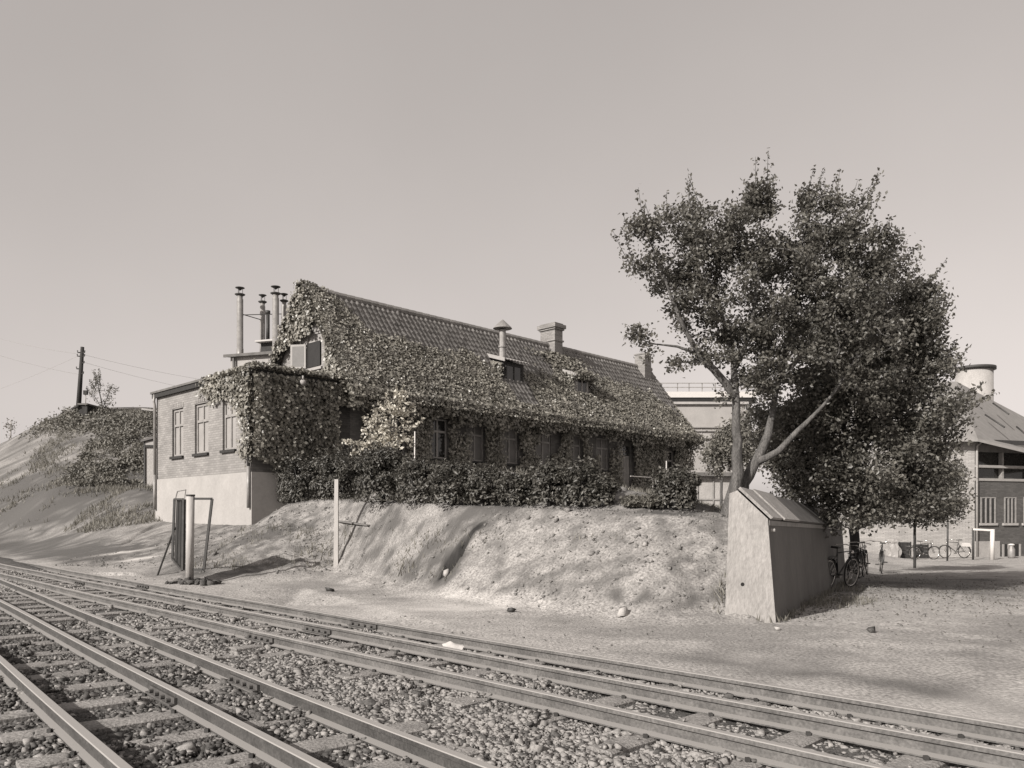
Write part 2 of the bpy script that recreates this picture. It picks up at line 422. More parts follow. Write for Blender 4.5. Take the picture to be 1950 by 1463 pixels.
def ground_z(X, Y):
    X, Y = np.atleast_1d(np.asarray(X, float)), np.atleast_1d(np.asarray(Y, float))
    z = smooth_z(X, Y)
    bx_, by_ = 3.66, 11.09
    sd = (X - bx_) * .885 - (Y - by_) * .465; u_ = (X - bx_) * .465 + (Y - by_) * .885
    wd_ = np.where(u_ < 10.8, .25, .25 + .35 * (u_ - 10.8)); k_ = np.clip((sd + .35) / wd_, 0, 1) * np.clip((u_ + .6) / .6, 0, 1)
    k_ = k_ * k_ * (3 - 2 * k_); yz_ = -.02 * np.clip(Y - 10, 0, 60)
    z = z * (1 - k_) + yz_ * k_
    e = .6
    sl_ = np.hypot(smooth_z(X + e, Y) - smooth_z(X - e, Y), smooth_z(X, Y + e) - smooth_z(X, Y - e)) / (2 * e)
    steep = np.clip((sl_ - .12) / .35, 0, 1) * (1 - k_)
    far = np.clip((np.hypot(X, Y) - 20) / 30, 0, 1)
    calm = 1 - .85 * np.clip((z - 1.35) / .3, 0, 1) * (Y < 26) * (X > -7)
    steep = steep * calm
    steep = steep * np.where((Y > 25) & (X < -8), .3, 1.0)
    z = z + steep * (fbm(X * 1.3, Y * 1.3 + z, 5, 3) * .13 + (fbm(X * 3.3 + z, Y * 2.2 + z * 1.2, 4, 9)) * .14 * (1 - .6 * far) + np.abs(fbm(X * 7, Y * 7 + z * 5, 3, 19)) * .10 * (1 - far))
    z = z + fbm(X * .9, Y * .9, 4, 21) * .032 * (1 + 2 * far)
    z = z + np.abs(fbm(X * 5, Y * 5, 3, 31)) * .05 * (.3 + steep)
    d, t = segdist(X, Y, GULLY)
    w = (.035 + .11 * np.clip((t - .35) * 2.2, 0, 1) * np.clip((1.02 - t) * 4, 0, 1)) * (1 + 2.0 * fbm(X * 5, Y * 5, 3, 15)); d = np.abs(d + fbm(X * 3, Y * 3 + z * 2, 3, 25) * .16)
    z = z - (.22 + .4 * np.clip((t - .4) * 2.5, 0, 1)) * np.exp(-(d / w) ** 4) * np.clip(t * 5, 0, 1) * (.7 + fbm(X * 4, Y * 4, 3, 5) * 1.3)
    for r in RUTS:
        d, t = segdist(X, Y, r)
        d = np.abs(d + fbm(X * 2.5, Y * 2.5, 3, 29) * .3); z = z - .10 * np.exp(-(d / .09) ** 2) * (1 + 1.5 * fbm(X * 3, Y * 3, 3, 35))
    return z
def gz(x, y): return float(ground_z(x, y)[0])
def hit(px, py): return hit0(px, py, ground_z)
# rails first: the ballast bed follows them
def track_curve(rails, z=.17):
    P = {k: np.array([flat(px, py, z)[:2] for px, py in v]) for k, v in rails.items()}
    allp = np.concatenate(list(P.values())); c = allp.mean(0)
    d = allp[:, :] - c; d = d[np.argsort(d[:, 1])]
    u = np.linalg.svd(d)[2][0]; u = u if u[1] > 0 else -u
    nrm = np.array([u[1], -u[0]])
    rows, rhs = [], []
    for i, (k, p) in enumerate(P.items()):
        for q in p:
            a, b2 = (q - c) @ u, (q - c) @ nrm
            w = 1 / (1 + .06 * max(0, q[1] - 6))
            rows.append([w, w * a, w * a * a]); rhs.append(w * (b2 - (0, .785, 1.435)[i]))
    co = np.linalg.lstsq(np.array(rows), np.array(rhs), rcond=None)[0]
    def f(a, off):
        s = co[1] + 2 * co[2] * a
        base = c + a * u + (co[0] + co[1] * a + co[2] * a * a) * nrm
        nn = nrm - s * u; nn = nn / np.hypot(*nn)
        return base + nn * off, nn
    return f
T1 = track_curve({'a': [(0, 1256), (134, 1357), (269, 1459)], 'b': [(0, 1149), (310, 1305), (600, 1446)], 'c': [(10, 1104), (300, 1215), (600, 1342), (895, 1457)]})
T2 = track_curve({'d': [(16, 1101), (300, 1157), (600, 1221), (1050, 1331), (1500, 1431)], 'e': [(0, 1076), (300, 1133), (600, 1192), (1050, 1266), (1500, 1350), (1950, 1431)], 'f': [(0, 1060), (300, 1110), (600, 1165), (1050, 1235), (1500, 1310), (1950, 1385)]})

def axis_pts(segs):
    out = [segs[0][0]]
    for a, b2, st in segs:
        n_ = max(1, int(round((b2 - a) / st))); out += list(np.linspace(a, b2, n_ + 1)[1:])
    return np.array(out)
XS = axis_pts(((-1500, -200, 260), (-200, -60, 20), (-60, -24, 1.2), (-24, -13, .3), (-13, 10, .06), (10, 20, .25), (20, 60, 1.5), (60, 200, 20), (200, 1500, 260)))
YS = axis_pts(((-600, -60, 180), (-60, 0, 10), (0, 4, .5), (4, 9, .16), (9, 26, .06), (26, 60, .35), (60, 200, 12), (200, 2500, 230)))
GX, GY = np.meshgrid(XS, YS)
GZ = ground_z(GX, GY)
GV = np.stack([GX, GY, GZ], -1).reshape(-1, 3)
nx, ny = len(XS), len(YS)
ii = (np.arange(ny - 1)[:, None] * nx + np.arange(nx - 1)[None, :]).ravel()
GT = np.stack([ii, ii + 1, ii + nx + 1, ii + nx], -1)
m = M['ground'] = mat('sandy_ground', 0.37, .95, .20, 2.2, .5, 40, fine=.5)
n, l = m.node_tree.nodes, m.node_tree.links
b = n['Principled BSDF']; src = b.inputs['Base Color'].links[0].from_socket
for nm, g in (('soil_shade', .10), ('pale', .62), ('gully_hollow_dark', .025)):
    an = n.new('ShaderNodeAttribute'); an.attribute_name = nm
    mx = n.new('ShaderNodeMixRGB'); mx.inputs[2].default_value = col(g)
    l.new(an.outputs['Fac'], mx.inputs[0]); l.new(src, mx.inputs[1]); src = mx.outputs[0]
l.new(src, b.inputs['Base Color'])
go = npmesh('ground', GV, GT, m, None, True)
tag(go, 'sandy ground of the yard and bank', None, None, 'structure')
X, Y, Z = GV[:, 0], GV[:, 1], GV[:, 2]
A0_ = flat(1362, 1120, 0)
soil_shade = np.zeros(len(GV)); pale = np.zeros(len(GV))  # soil tones, plus shade painted under the trees and by the signal post
d, t = segdist(X, Y, GULLY); gul = np.exp(-(d / (.08 + .17 * np.clip((t - .3) * 2, 0, 1) * np.clip((1.05 - t) * 5, 0, 1))) ** 2) * np.clip(t * 4, .2, 1); soil_shade += 1.1 * np.exp(-(d / (.07 + .14 * np.clip((t - .3) * 2, 0, 1))) ** 2) * np.clip(t * 4, .2, 1) * np.clip(1 + 3 * fbm(X * 4, Y * 4, 3, 91), 0, 1.5)
band = [flat(px, py, 0) for px, py in ((1120, 1228), (1300, 1250), (1500, 1275), (1700, 1305), (1950, 1345), (2300, 1400))]
d, t = segdist(X, Y, band); soil_shade += .5 * np.exp(-(d / .36) ** 2) * np.clip(t * 6, 0, 1) * (1 + 1.5 * fbm(X * 2, Y * 2, 3, 8))
band = [flat(px, py, 0) for px, py in ((2100, 1185), (1930, 1245), (1850, 1270), (1780, 1320))]
d, t = segdist(X, Y, band); soil_shade += .18 * np.exp(-(d / .5) ** 2)
band = [hit(px, py) for px, py in ((-60, 1030), (60, 1042), (120, 1050), (200, 1058))]
d, t = segdist(X, Y, band); soil_shade += .55 * np.exp(-(d / .9) ** 2)
band = [hit(px, py) for px, py in ((290, 1092), (400, 1098), (470, 1092))]  # darker strip painted where the signal post's shadow lies
d, t = segdist(X, Y, band); soil_shade += .6 * np.exp(-(d / .45) ** 2)
soil_shade += .5 * np.exp(-((((X - A0_[0]) ** 2 + (Y - A0_[1]) ** 2) ** .5 - .0) / .75) ** 2)
soil_shade += np.clip((Y - 28) / 6, 0, 1) * np.clip((Z - .8) / .6, 0, 1) * (X < -4) * (.62 + np.clip(fbm(X * 2.2, Y * 2.2 + 3 * Z, 6, 46) * 1.9, -.25, .35))
soil_shade += .75 * np.exp(-(((X - 11.0) / 4.2) ** 2 + ((Y - 20.5) / 4.6) ** 2) ** 1.5) * (1 + .4 * fbm(X * 1.5, Y * 1.5, 4, 55))           # leaf litter under the trees, darkened further to deepen their shadow
soil_shade += np.clip(fbm(X * .7, Y * .7, 5, 41) * 2.2 - .05, 0, .4) * (Y < 60)
soil_shade += np.clip((Z - .07) * 5, 0, 1) * (Y < 40) * (.55 + np.clip(fbm(X * 4.5, Y * 4 + Z * 4, 6, 45) * 1.4, -.25, .35))
c0 = hit(880, 1152)
c0 = flat(885, 1160, 0); pale += .6 * np.exp(-(((X - c0.x) / .8) ** 2 + ((Y - c0.y - .1 * (X - c0.x) + .5 * fbm(X * 2, Y * 2, 3, 99)) / .3) ** 2) ** 2)
for px, py in ((265, 1064), (235, 1052)):
    c0 = hit(px, py); pale += .8 * np.exp(-((X - c0.x) / .7) ** 2 - ((Y - c0.y - .2 * (X - c0.x)) / .16) ** 2)
pale += np.clip(fbm(X * .5 + 9, Y * .5, 4, 51) * 1.6 - .12, 0, .25) * (Z < .2)
for nm, v in (('soil_shade', soil_shade), ('pale', pale), ('gully_hollow_dark', gul * np.clip(1.25 + 4 * fbm(X * 6, Y * 6, 4, 93), 0, 1.8))):  # hollow of the gully coloured near-black
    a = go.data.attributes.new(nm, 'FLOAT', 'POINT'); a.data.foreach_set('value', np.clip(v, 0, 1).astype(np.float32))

# ------------------------------------------------------------------ tracks: rails, sleepers, fishplates, ballast
PROF = [(-.05, 0), (.05, 0), (.05, .010), (.008, .026), (.008, .082), (.031, .090), (.031, .116), (.025, .121), (-.025, .121), (-.031, .116), (-.031, .090), (-.008, .082), (-.008, .026), (-.05, .010)]
ZB = .05
def rail_mesh(tf, off, a0, a1):
    mb = MB(); k = len(PROF); A = np.arange(a0, a1, .5)
    for a in A:
        p, nn = tf(a, off)
        for x, z in PROF: mb.v.append((p[0] + nn[0] * x, p[1] + nn[1] * x, ZB + z + .004 * math.sin(a * .9 + off * 5)))
    for i in range(len(A) - 1):
        for j in range(k): mb.f.append((i * k + j, i * k + (j + 1) % k, (i + 1) * k + (j + 1) % k, (i + 1) * k + j))
    return mb
def build_track(tf, label, a0, a1, plates, seed, a_s):
    rnd = random.Random(seed)
    p0, _ = tf(0, .7)
    root = thing('railway_track', label, 'railway track', (p0[0], p0[1], 0))
    rails = []
    for off in (0, .785, 1.435):
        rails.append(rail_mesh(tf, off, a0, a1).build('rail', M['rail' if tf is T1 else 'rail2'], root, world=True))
    for ri, px, py in plates:
        off = (0, .785, 1.435)[ri]; tgt = flat(px, py, .12)
        aa = min(np.arange(a0, a1, .05), key=lambda a: np.hypot(*(tf(a, off)[0] - np.array(tgt[:2]))))
        mb = MB()
        for sgn in (-1, 1):
            q0, nn = tf(aa - .3, off + sgn * .021); q1, _ = tf(aa + .3, off + sgn * .021)
            mb.bar((q0[0], q0[1], ZB + .053), (q1[0], q1[1], ZB + .053), .02, .052)
            q0, nn = tf(aa - .3, off + sgn * .04); q1, _ = tf(aa + .3, off + sgn * .04)
            mb.bar((q0[0], q0[1], ZB + .03), (q1[0], q1[1], ZB + .03), .05, .014)
            for k in (-.21, -.07, .07, .21):
                q, nn = tf(aa + k, off + sgn * .033); q2, _ = tf(aa + k, off + sgn * .062)
                mb.tube([(q[0], q[1], ZB + .053), (q2[0], q2[1], ZB + .053)], .016, 6)
        mb.build('fishplate', M['plate'], rails[ri], world=True)
    sl_ = []
    a = a_s[0]
    while a < a_s[1]:
        ang = rnd.uniform(-.05, .05); ex0, ex1 = rnd.uniform(.3, .55), rnd.uniform(.3, .6)
        q0, nn = tf(a - ang, -ex0); q1, _ = tf(a + ang, 1.435 + ex1)
        w, zt = rnd.uniform(.19, .25), ZB + rnd.uniform(-.004, .001)
        sl_.append((q0, q1, w, zt))
        mb = MB(); d2 = (q1 - q0) / np.hypot(*(q1 - q0)); sd = np.array([-d2[1], d2[0]])
        ns = 10
        for i in range(ns + 1):
            q = q0 + (q1 - q0) * i / ns
            for s_, zz in ((-.5, -.13), (.5, -.13), (.5, -.012), (.42, 0), (-.42, 0), (-.5, -.012)):
                j = rnd.uniform(-.006, .006)
                mb.v.append((q[0] + sd[0] * s_ * (w + j), q[1] + sd[1] * s_ * (w + j), zt + zz + rnd.uniform(-.004, 0)))
        for i in range(ns):
            for j in range(6): mb.f.append((i * 6 + j, i * 6 + (j + 1) % 6, (i + 1) * 6 + (j + 1) % 6, (i + 1) * 6 + j))
        mb.f.append((5, 4, 3, 2, 1, 0)); mb.f.append(tuple(ns * 6 + j for j in range(6)))
        so_ = mb.build('sleeper', M['sleeper'], root, world=True)
        for off in (0, .785, 1.435) if q0[1] < 13 else ():
            for sg in (-1, 1):
                q, _ = tf(a + .03 * sg, off + sg * .068)
                MB().box(q[0] - .013, q[0] + .013, q[1] - .013, q[1] + .013, zt - .01, zt + .022).build('rail_spike', M['iron'], so_, world=True)
        a += rnd.uniform(.66, .8)
    return root, sl_
track1, SL1 = build_track(T1, 'near three-rail railway track leaving the photo at the bottom, sleepers showing through coarse ballast', -14, 18, [(1, 310, 1318), (2, 459, 1296)], 3, (-7, 13))
track2, SL2 = build_track(T2, 'far three-rail railway track curving along the foot of the bank to the right edge', -12, 24, [(0, 497, 1212), (1, 613, 1197), (2, 703, 1186), (2, 275, 1115), (1, 141, 1109)], 5, (-11, 20))

def rock_template(seed):
    r = np.random.default_rng(seed)
    v = np.array([(x, y, z) for z in (-1, 1) for y in (-1, 1) for x in (-1, 1)]) * .62
    v = v * r.uniform(.45, 1.35, (8, 1)) * r.uniform(.7, 1.35, (1, 3)) + r.normal(0, .12, (8, 3))
    f = np.array([(0, 2, 3), (0, 3, 1), (4, 5, 7), (4, 7, 6), (0, 1, 5), (0, 5, 4), (2, 6, 7), (2, 7, 3), (0, 4, 6), (0, 6, 2), (1, 3, 7), (1, 7, 5)])
    return v, f
ROCKS = [rock_template(i) for i in range(12)]
def stones(name, P, S, mt, parent=None):
    Vs, Ts, k = [], [], 0
    which = RNG.integers(0, 12, len(P))
    for w in range(12):
        idx = np.where(which == w)[0]
        if not len(idx): continue
        v, f = ROCKS[w]; n_ = len(idx)
        ang = RNG.uniform(0, 6.283, n_); tl = RNG.uniform(-.6, .6, n_)
        ca, sa, ct, st = np.cos(ang), np.sin(ang), np.cos(tl), np.sin(tl)
        Rm = np.zeros((n_, 3, 3))
        Rm[:, 0, 0] = ca; Rm[:, 0, 1] = -sa * ct; Rm[:, 0, 2] = sa * st
        Rm[:, 1, 0] = sa; Rm[:, 1, 1] = ca * ct; Rm[:, 1, 2] = -ca * st
        Rm[:, 2, 1] = st; Rm[:, 2, 2] = ct
        V = np.einsum('nij,vj->nvi', Rm, v) * S[idx][:, None, None] * np.array([1, 1, .95]) + P[idx][:, None, :]
        Vs.append(V.reshape(-1, 3)); Ts.append((f[None] + (np.arange(n_) * 8)[:, None, None] + k).reshape(-1, 3)); k += n_ * 8
    return npmesh(name, np.concatenate(Vs), np.concatenate(Ts), mt, parent)
def ballast_pts():
    out, sz = [], []
    for tf, n_, (a0, a1), (o0, o1) in ((T1, 100000, (-6, 4), (-1.2, 3.4)), (T1, 20000, (4, 14), (-1.2, 2.0)), (T2, 74000, (-9, 2), (-1.5, 1.6)), (T2, 26000, (2, 18), (-.7, 1.55))):
        A = RNG.uniform(a0, a1, n_); O = RNG.uniform(o0, o1, n_)
        P = np.array([tf(a, o)[0] for a, o in zip(A, O)])
        out.append(P); sz.append(RNG.gamma(3.0, .0037, n_) + .007)
    P = np.concatenate(out); S = np.concatenate(sz)
    keep = (P[:, 1] > 2.6) & (np.abs(P[:, 0]) < P[:, 1] * .72 + 1)
    P, S = P[keep], S[keep]
    on = np.zeros(len(P), bool)
    for q0, q1, w, zt in SL1 + SL2:
        L = np.hypot(*(q1 - q0)); d2 = (q1 - q0) / L
        u = (P - q0) @ d2; v = np.abs((P - q0) @ np.array([-d2[1], d2[0]]))
        on |= (u > 0) & (u < L) & (v < w / 2 + .012)
    # a few stones lie on the sleepers, in drifts; elsewhere the bed is heaped unevenly
    cover = fbm(P[:, 0] * 1.3, P[:, 1] * 1.3, 3, 77)
    keep = ~on | ((cover > .10) & (RNG.random(len(P)) < .7)) | (RNG.random(len(P)) < .012)
    hole = np.zeros(len(P), bool)
    for px, py, r in ((215, 1165, .5), (250, 1172, .45), (120, 1140, .6), (180, 1128, .5), (300, 1150, .4), (90, 1120, .7), (1300, 1372, .22)):
        c = flat(px, py, 0); hole |= np.hypot(P[:, 0] - c.x, P[:, 1] - c.y) < r
    keep &= ~hole | (RNG.random(len(P)) < .15)
    P, S, on, cover = P[keep], S[keep], on[keep], cover[keep]
    z = np.where(on, ZB + .008, -.006 + np.clip(cover, -.1, .2) * .12 + RNG.uniform(0, .028, len(P)))
    return np.column_stack([P, z]), S
BP, BS = ballast_pts()
_c = T1(0, 0)[0]; _dr = (T1(1, 0)[0] - T1(-1, 0)[0]) / 2
off1 = (BP[:, 0] - _c[0]) * _dr[1] - (BP[:, 1] - _c[1]) * _dr[0]
pd = np.clip(.78 - .55 * np.clip((off1 - .9) / 1.1, 0, 1), .15, .8) * np.clip(1.15 - .05 * (BP[:, 1] - 5), .3, 1)  # share of dark stones grows between the near rails and nearer the camera
pd = np.clip(pd + fbm(BP[:, 0] * 1.1, BP[:, 1] * 1.1, 3, 88) * .8, 0, .95)
dk = RNG.random(len(BP)) < pd
tag(stones('dark_ballast', BP[dk], BS[dk], M['darkstone']), 'dark ballast stones between the near rails', None, None, 'stuff')
BP, BS = BP[~dk], BS[~dk]
tag(stones('ballast', BP, BS, M['stone']), 'coarse crushed stone ballast between the rails', None, None, 'stuff')
M['cinder'] = mat('cinder_bed', .09, .95, .45, 6, .8, 40, fine=.4)
mb = MB()
for tf, a0, a1, o0, o1 in ((T1, -8, 16, -1.3, 3.6), (T2, -10, 22, -1.7, 1.75)):
    A = np.arange(a0, a1, .4); O = np.linspace(o0, o1, 14); k0 = len(mb.v)
    for a in A:
        for j, o in enumerate(O):
            p, _ = tf(a, o); edge = min(j, len(O) - 1 - j)
            zz = (.008 if edge > 0 else -.05) + (.004 if tf is T2 else 0) + .012 * float(fbm(np.array([p[0] * 2]), np.array([p[1] * 2]), 3, 5)[0])
            mb.v.append((p[0], p[1], max(zz, gz(p[0], p[1]) + .006) if edge > 0 else zz))
    for i in range(len(A) - 1):
        for j in range(13): mb.f.append((k0 + i * 14 + j, k0 + i * 14 + j + 1, k0 + (i + 1) * 14 + j + 1, k0 + (i + 1) * 14 + j))
tag(mb.build('track_bed', M['cinder'], None, True), 'dark cinder bed under the tracks', None, None, 'structure')
# loose pebbles and clods on the yard and the bank
n_ = 60000
P = np.column_stack([RNG.uniform(-13, 13, n_), RNG.uniform(8.5, 24, n_)])
P = P[(np.abs(P[:, 0]) < P[:, 1] * .7)]
cl = fbm(P[:, 0] * .8, P[:, 1] * .8, 3, 14); bk = smooth_z(P[:, 0], P[:, 1]) > .12
k = (cl + RNG.normal(0, .12, len(P)) > .06) & (RNG.random(len(P)) < np.where(bk, 1.0, .16)); P = P[k]; bk = bk[k]
S = np.where(bk, RNG.gamma(1.6, .0075, len(P)) + .003, RNG.gamma(1.5, .005, len(P)) + .003)
tag(stones('pebbles', np.column_stack([P, ground_z(P[:, 0], P[:, 1]) + S * .1]), S, M['clod']), 'loose pebbles and clods of earth on the yard and bank', None, None, 'stuff')
# ------------------------------------------------------------------ the ivy covered house (local frame: x along the long wall, y across, z up)
HK = at(480, 998, 23.7)
YAW = .8046
house = thing('ivy_covered_house', 'long brick house with steep pantile roof and a buff brick annex, overgrown with ivy', 'house', (HK.x, HK.y, 0), YAW)
HA = (math.cos(YAW), math.sin(YAW)); HB = (-HA[1], HA[0])
def W(s, t, z): return Vector((HK.x + s * HA[0] + t * HB[0], HK.y + s * HA[1] + t * HB[1], z))
def Lc(p):
    dx, dy = p[0] - HK.x, p[1] - HK.y
    return dx * HA[0] + dy * HA[1], dx * HB[0] + dy * HB[1]
SL, TR, ZR, ZE, SG, ZP, ZA, TA = 24.6, 2.5, 9.55, 5.62, 3.4, 2.84, 5.94, 7.0
OV = .42                                                       # eaves overhang
TW = 2 * TR                                                    # house width
SLOPE = (ZR - ZE) / (TR + OV)
def roofz(t): return ZE + (min(t, 2 * TR - t) + OV) * SLOPE
def ray(px, py): return Vector(((px - PX) / F, 1.0, (PY - py) / F))
def on_wall(px, py, t):                                        # pixel -> (s, z) on a plane t = const
    d = ray(px, py); o = Vector((0, 0, CZ))
    s0, t0 = Lc(o); s1, t1 = Lc(o + d)
    k = (t - t0) / (t1 - t0)
    return s0 + (s1 - s0) * k, CZ + d.z * k
def on_gable(px, py, s):
    d = ray(px, py); o = Vector((0, 0, CZ))
    s0, t0 = Lc(o); s1, t1 = Lc(o + d)
    k = (s - s0) / (s1 - s0)
    return t0 + (t1 - t0) * k, CZ + d.z * k
def on_roof(px, py, lift=0.0):                                 # -> (s, t, Y)
    d = ray(px, py); Ys = np.arange(18, 60, .02)
    dx, dy = d.x * Ys - HK.x, Ys - HK.y
    s = dx * HA[0] + dy * HA[1]; t = dx * HB[0] + dy * HB[1]; z = CZ + d.z * Ys
    rz = ZE + (t + OV) * SLOPE + lift
    k = np.where((z <= rz) & (t > -1.2))[0]
    k = k[0] if len(k) else -1
    return float(s[k]), float(t[k]), float(Ys[k])

def wall_x(mb, x0, x1, y, z0, z1, holes, depth, out=-1):
    """wall in the plane y = const seen from -y, with rectangular holes (x0,x1,z0,z1) and their reveals"""
    xs = sorted({x0, x1, *[h[0] for h in holes], *[h[1] for h in holes]}); zs = sorted({z0, z1, *[h[2] for h in holes], *[h[3] for h in holes]})
    for i in range(len(xs) - 1):
        for j in range(len(zs) - 1):
            cx, cz = (xs[i] + xs[i + 1]) / 2, (zs[j] + zs[j + 1]) / 2
            if any(h[0] < cx < h[1] and h[2] < cz < h[3] for h in holes): continue
            mb.quad((xs[i], y, zs[j]), (xs[i + 1], y, zs[j]), (xs[i + 1], y, zs[j + 1]), (xs[i], y, zs[j + 1]))
    for a, b_, c, d in holes:
        yi = y + depth
        mb.quad((a, y, c), (a, yi, c), (a, yi, d), (a, y, d)); mb.quad((b_, yi, c), (b_, y, c), (b_, y, d), (b_, yi, d))
        mb.quad((a, y, d), (a, yi, d), (b_, yi, d), (b_, y, d)); mb.quad((a, yi, c), (a, y, c), (b_, y, c), (b_, yi, c))
def swap(mb):                                                  # x<->y mirror, keeps faces outward
    mb.v = [(v[1], v[0], v[2]) for v in mb.v]; mb.f = [tuple(reversed(f)) for f in mb.f]; return mb
def window(parent, x0, x1, z0, z1, y, axis, frame_m, pane_m, cross=(.5, .68), sill=True, depth=.1, fr=.06, sill_m=None):
    mb = MB(); yo = y + depth - .05; yi = y + depth + .01
    mb.box(x0, x0 + fr, yo, yi, z0, z1); mb.box(x1 - fr, x1, yo, yi, z0, z1)
    mb.box(x0 + fr, x1 - fr, yo, yi, z0, z0 + fr); mb.box(x0 + fr, x1 - fr, yo, yi, z1 - fr, z1)
    for cx in ([cross[0]] if not isinstance(cross[0], (list, tuple)) else cross[0]):
        xm = x0 + (x1 - x0) * cx; mb.box(xm - .035, xm + .035, yo + .004, yi - .002, z0 + fr, z1 - fr)
    if cross[1]:
        zm = z0 + (z1 - z0) * cross[1]; mb.box(x0 + fr, x1 - fr, yo - .012, yi - .006, zm - .04, zm + .04)
    if axis == 'y': swap(mb)
    w = mb.build('window', frame_m, parent)
    p = MB().quad((x0, yi - .02, z0), (x1, yi - .02, z0), (x1, yi - .02, z1), (x0, yi - .02, z1))
    if axis == 'y': swap(p)
    p.build('pane', pane_m, w)
    if sill:
        q = MB().box(x0 - .07, x1 + .07, y - .08, y + depth - .052, z0 - .09, z0 - .004)
        if axis == 'y': swap(q)
        q.build('sill', sill_m or M['dark'], w)
    return w

# windows and door of the long wall
LW = [(SG + .05 - .47 + 1.94 * k, SG + .05 + .47 + 1.94 * k) for k in (0, 1, 2, 3, 4, 5, 6, 7)]
LW = [(on_wall(px, 850, 0)[0] - .46, on_wall(px, 850, 0)[0] + .46) for px in (660, 752, 834, 905, 971, 1035, 1094, 1147)]
zs0, zs1 = 3.62, 5.10
dx0 = on_wall(1188, 900, 0)[0]
DOOR = (dx0 - .45, dx0 + .5, 2.45, 4.85)
lw_ = on_wall(1272, 880, 0)[0]
holes = [(a, b_, zs0, zs1) for a, b_ in LW] + [DOOR, (lw_ - .5, lw_ + .5, 3.3, 4.85)]
mb = MB(); wall_x(mb, SG - .35, SL, 0, -.6, ZE + .1, [h for h in holes if h[0] > SG - .3], .14)
mb.box(SG + .1, SL, TW - .3, TW, 0, ZE + .3)
mb.quad((SL, 0, -.6), (SL, TW, -.6), (SL, TW, roofz(TW) - .15), (SL, 0, roofz(0) - .15))
mb.poly([(SL, 0, roofz(0) - .15), (SL, TW, roofz(TW) - .15), (SL, TR, ZR - .15)])
for h in holes:                                                # dark room behind
    if h[0] > SG - .3: mb.quad((h[0], .6, h[2]), (h[1], .6, h[2]), (h[1], .6, h[3]), (h[0], .6, h[3]))
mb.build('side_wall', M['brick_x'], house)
for i, (a, b_) in enumerate(LW):
    window(house, a + .01, b_ - .01, zs0 + .01, zs1 - .01, 0, 'x', M['greywood'] if i != 2 else M['trim'], M['glass'] if i in (0, 1, 2) else M['curtain_d'], depth=.09)
window(house, lw_ - .49, lw_ + .49, 3.31, 4.84, 0, 'x', M['greywood'], M['glass'], depth=.09)
dr = MB().box(DOOR[0] + .01, DOOR[1] - .01, .05, .10, DOOR[2], DOOR[3] - .45)
for k in range(4):
    xk = DOOR[0] + .1 + k * .2; dr.box(xk, xk + .14, .04, .049, DOOR[2] + .15, DOOR[3] - .6)
dr = dr.build('door', M['greywood'], house)
MB().tube([(DOOR[0] + .12, .0, 3.5), (DOOR[0] + .2, .0, 3.5)], .02, 6).build('handle', M['iron'], dr)
MB().quad((DOOR[0] + .01, .08, DOOR[3] - .44), (DOOR[1] - .01, .08, DOOR[3] - .44), (DOOR[1] - .01, .08, DOOR[3] - .01), (DOOR[0] + .01, .08, DOOR[3] - .01)).build('transom_light', M['glass'], house)
mb = MB(); mb.box(DOOR[0] - .5, DOOR[1] + .5, -1.0, -.01, 1.5, 2.44); mb.box(DOOR[1] + .5, DOOR[1] + .85, -1.0, -.01, 1.5, 2.2); mb.box(DOOR[1] + .85, DOOR[1] + 1.2, -1.0, -.01, 1.5, 1.97)
mb.build('doorstep', M['concrete'], house)
hx = DOOR[1] + .45
MB().tube([(DOOR[0] - .4, -.98, 3.35), (hx, -.98, 3.35), (hx + 1.25, -.98, 2.45)], .022, 6).tube([(hx, -.98, 2.44), (hx, -.98, 3.33)], .022, 6).tube([(hx + 1.1, -.98, 1.95), (hx + 1.1, -.98, 2.56)], .022, 6).build('handrail', M['white'], house)

# gable end (plane x = SG, seen from -x)
g0, g1 = on_gable(613, 670, SG)[0], on_gable(556, 670, SG)[0]
gz0, gz1 = on_gable(585, 705, SG)[1], on_gable(600, 632, SG)[1]
mb = MB()
ys = [0, g0, g1, TW]
def gz_top(t): return roofz(t) - .1
mb.quad((SG, 0, ZA - .5), (SG, 0, gz_top(0)), (SG, g0, gz_top(g0)), (SG, g0, ZA - .5))
mb.quad((SG, g0, ZA - .5), (SG, g0, gz0), (SG, g1, gz0), (SG, g1, ZA - .5))
mb.poly([(SG, g0, gz1), (SG, g0, gz_top(g0)), (SG, TR, gz_top(TR)), (SG, g1, gz_top(g1)), (SG, g1, gz1)] if g0 < TR < g1 else [(SG, g0, gz1), (SG, g0, gz_top(g0)), (SG, g1, gz_top(g1)), (SG, g1, gz1)])
mb.quad((SG, g1, ZA - .5), (SG, g1, gz_top(g1)), (SG, TW, gz_top(TW)), (SG, TW, ZA - .5))
for (ya, yb, za, zb) in ((g0, g0, gz0, gz1), (g1, g1, gz0, gz1)): mb.quad((SG, ya, za), (SG + .14, ya, za), (SG + .14, ya, zb), (SG, ya, zb))
mb.quad((SG, g0, gz1), (SG + .14, g0, gz1), (SG + .14, g1, gz1), (SG, g1, gz1)); mb.quad((SG, g0, gz0), (SG + .14, g0, gz0), (SG + .14, g1, gz0), (SG, g1, gz0))
mb.quad((SG + .9, g0, gz0), (SG + .9, g0, gz1), (SG + .9, g1, gz1), (SG + .9, g1, gz0))
mb.build('gable_wall', M['brick_y'], house)
gw = window(house, g0 + .01, g1 - .01, gz0 + .01, gz1 - .01, SG, 'y', M['trim'], M['curtain'], cross=((.26, .5, .74), .74), depth=.08, sill_m=M['trim'])
yc = g0 + (g1 - g0) * .5
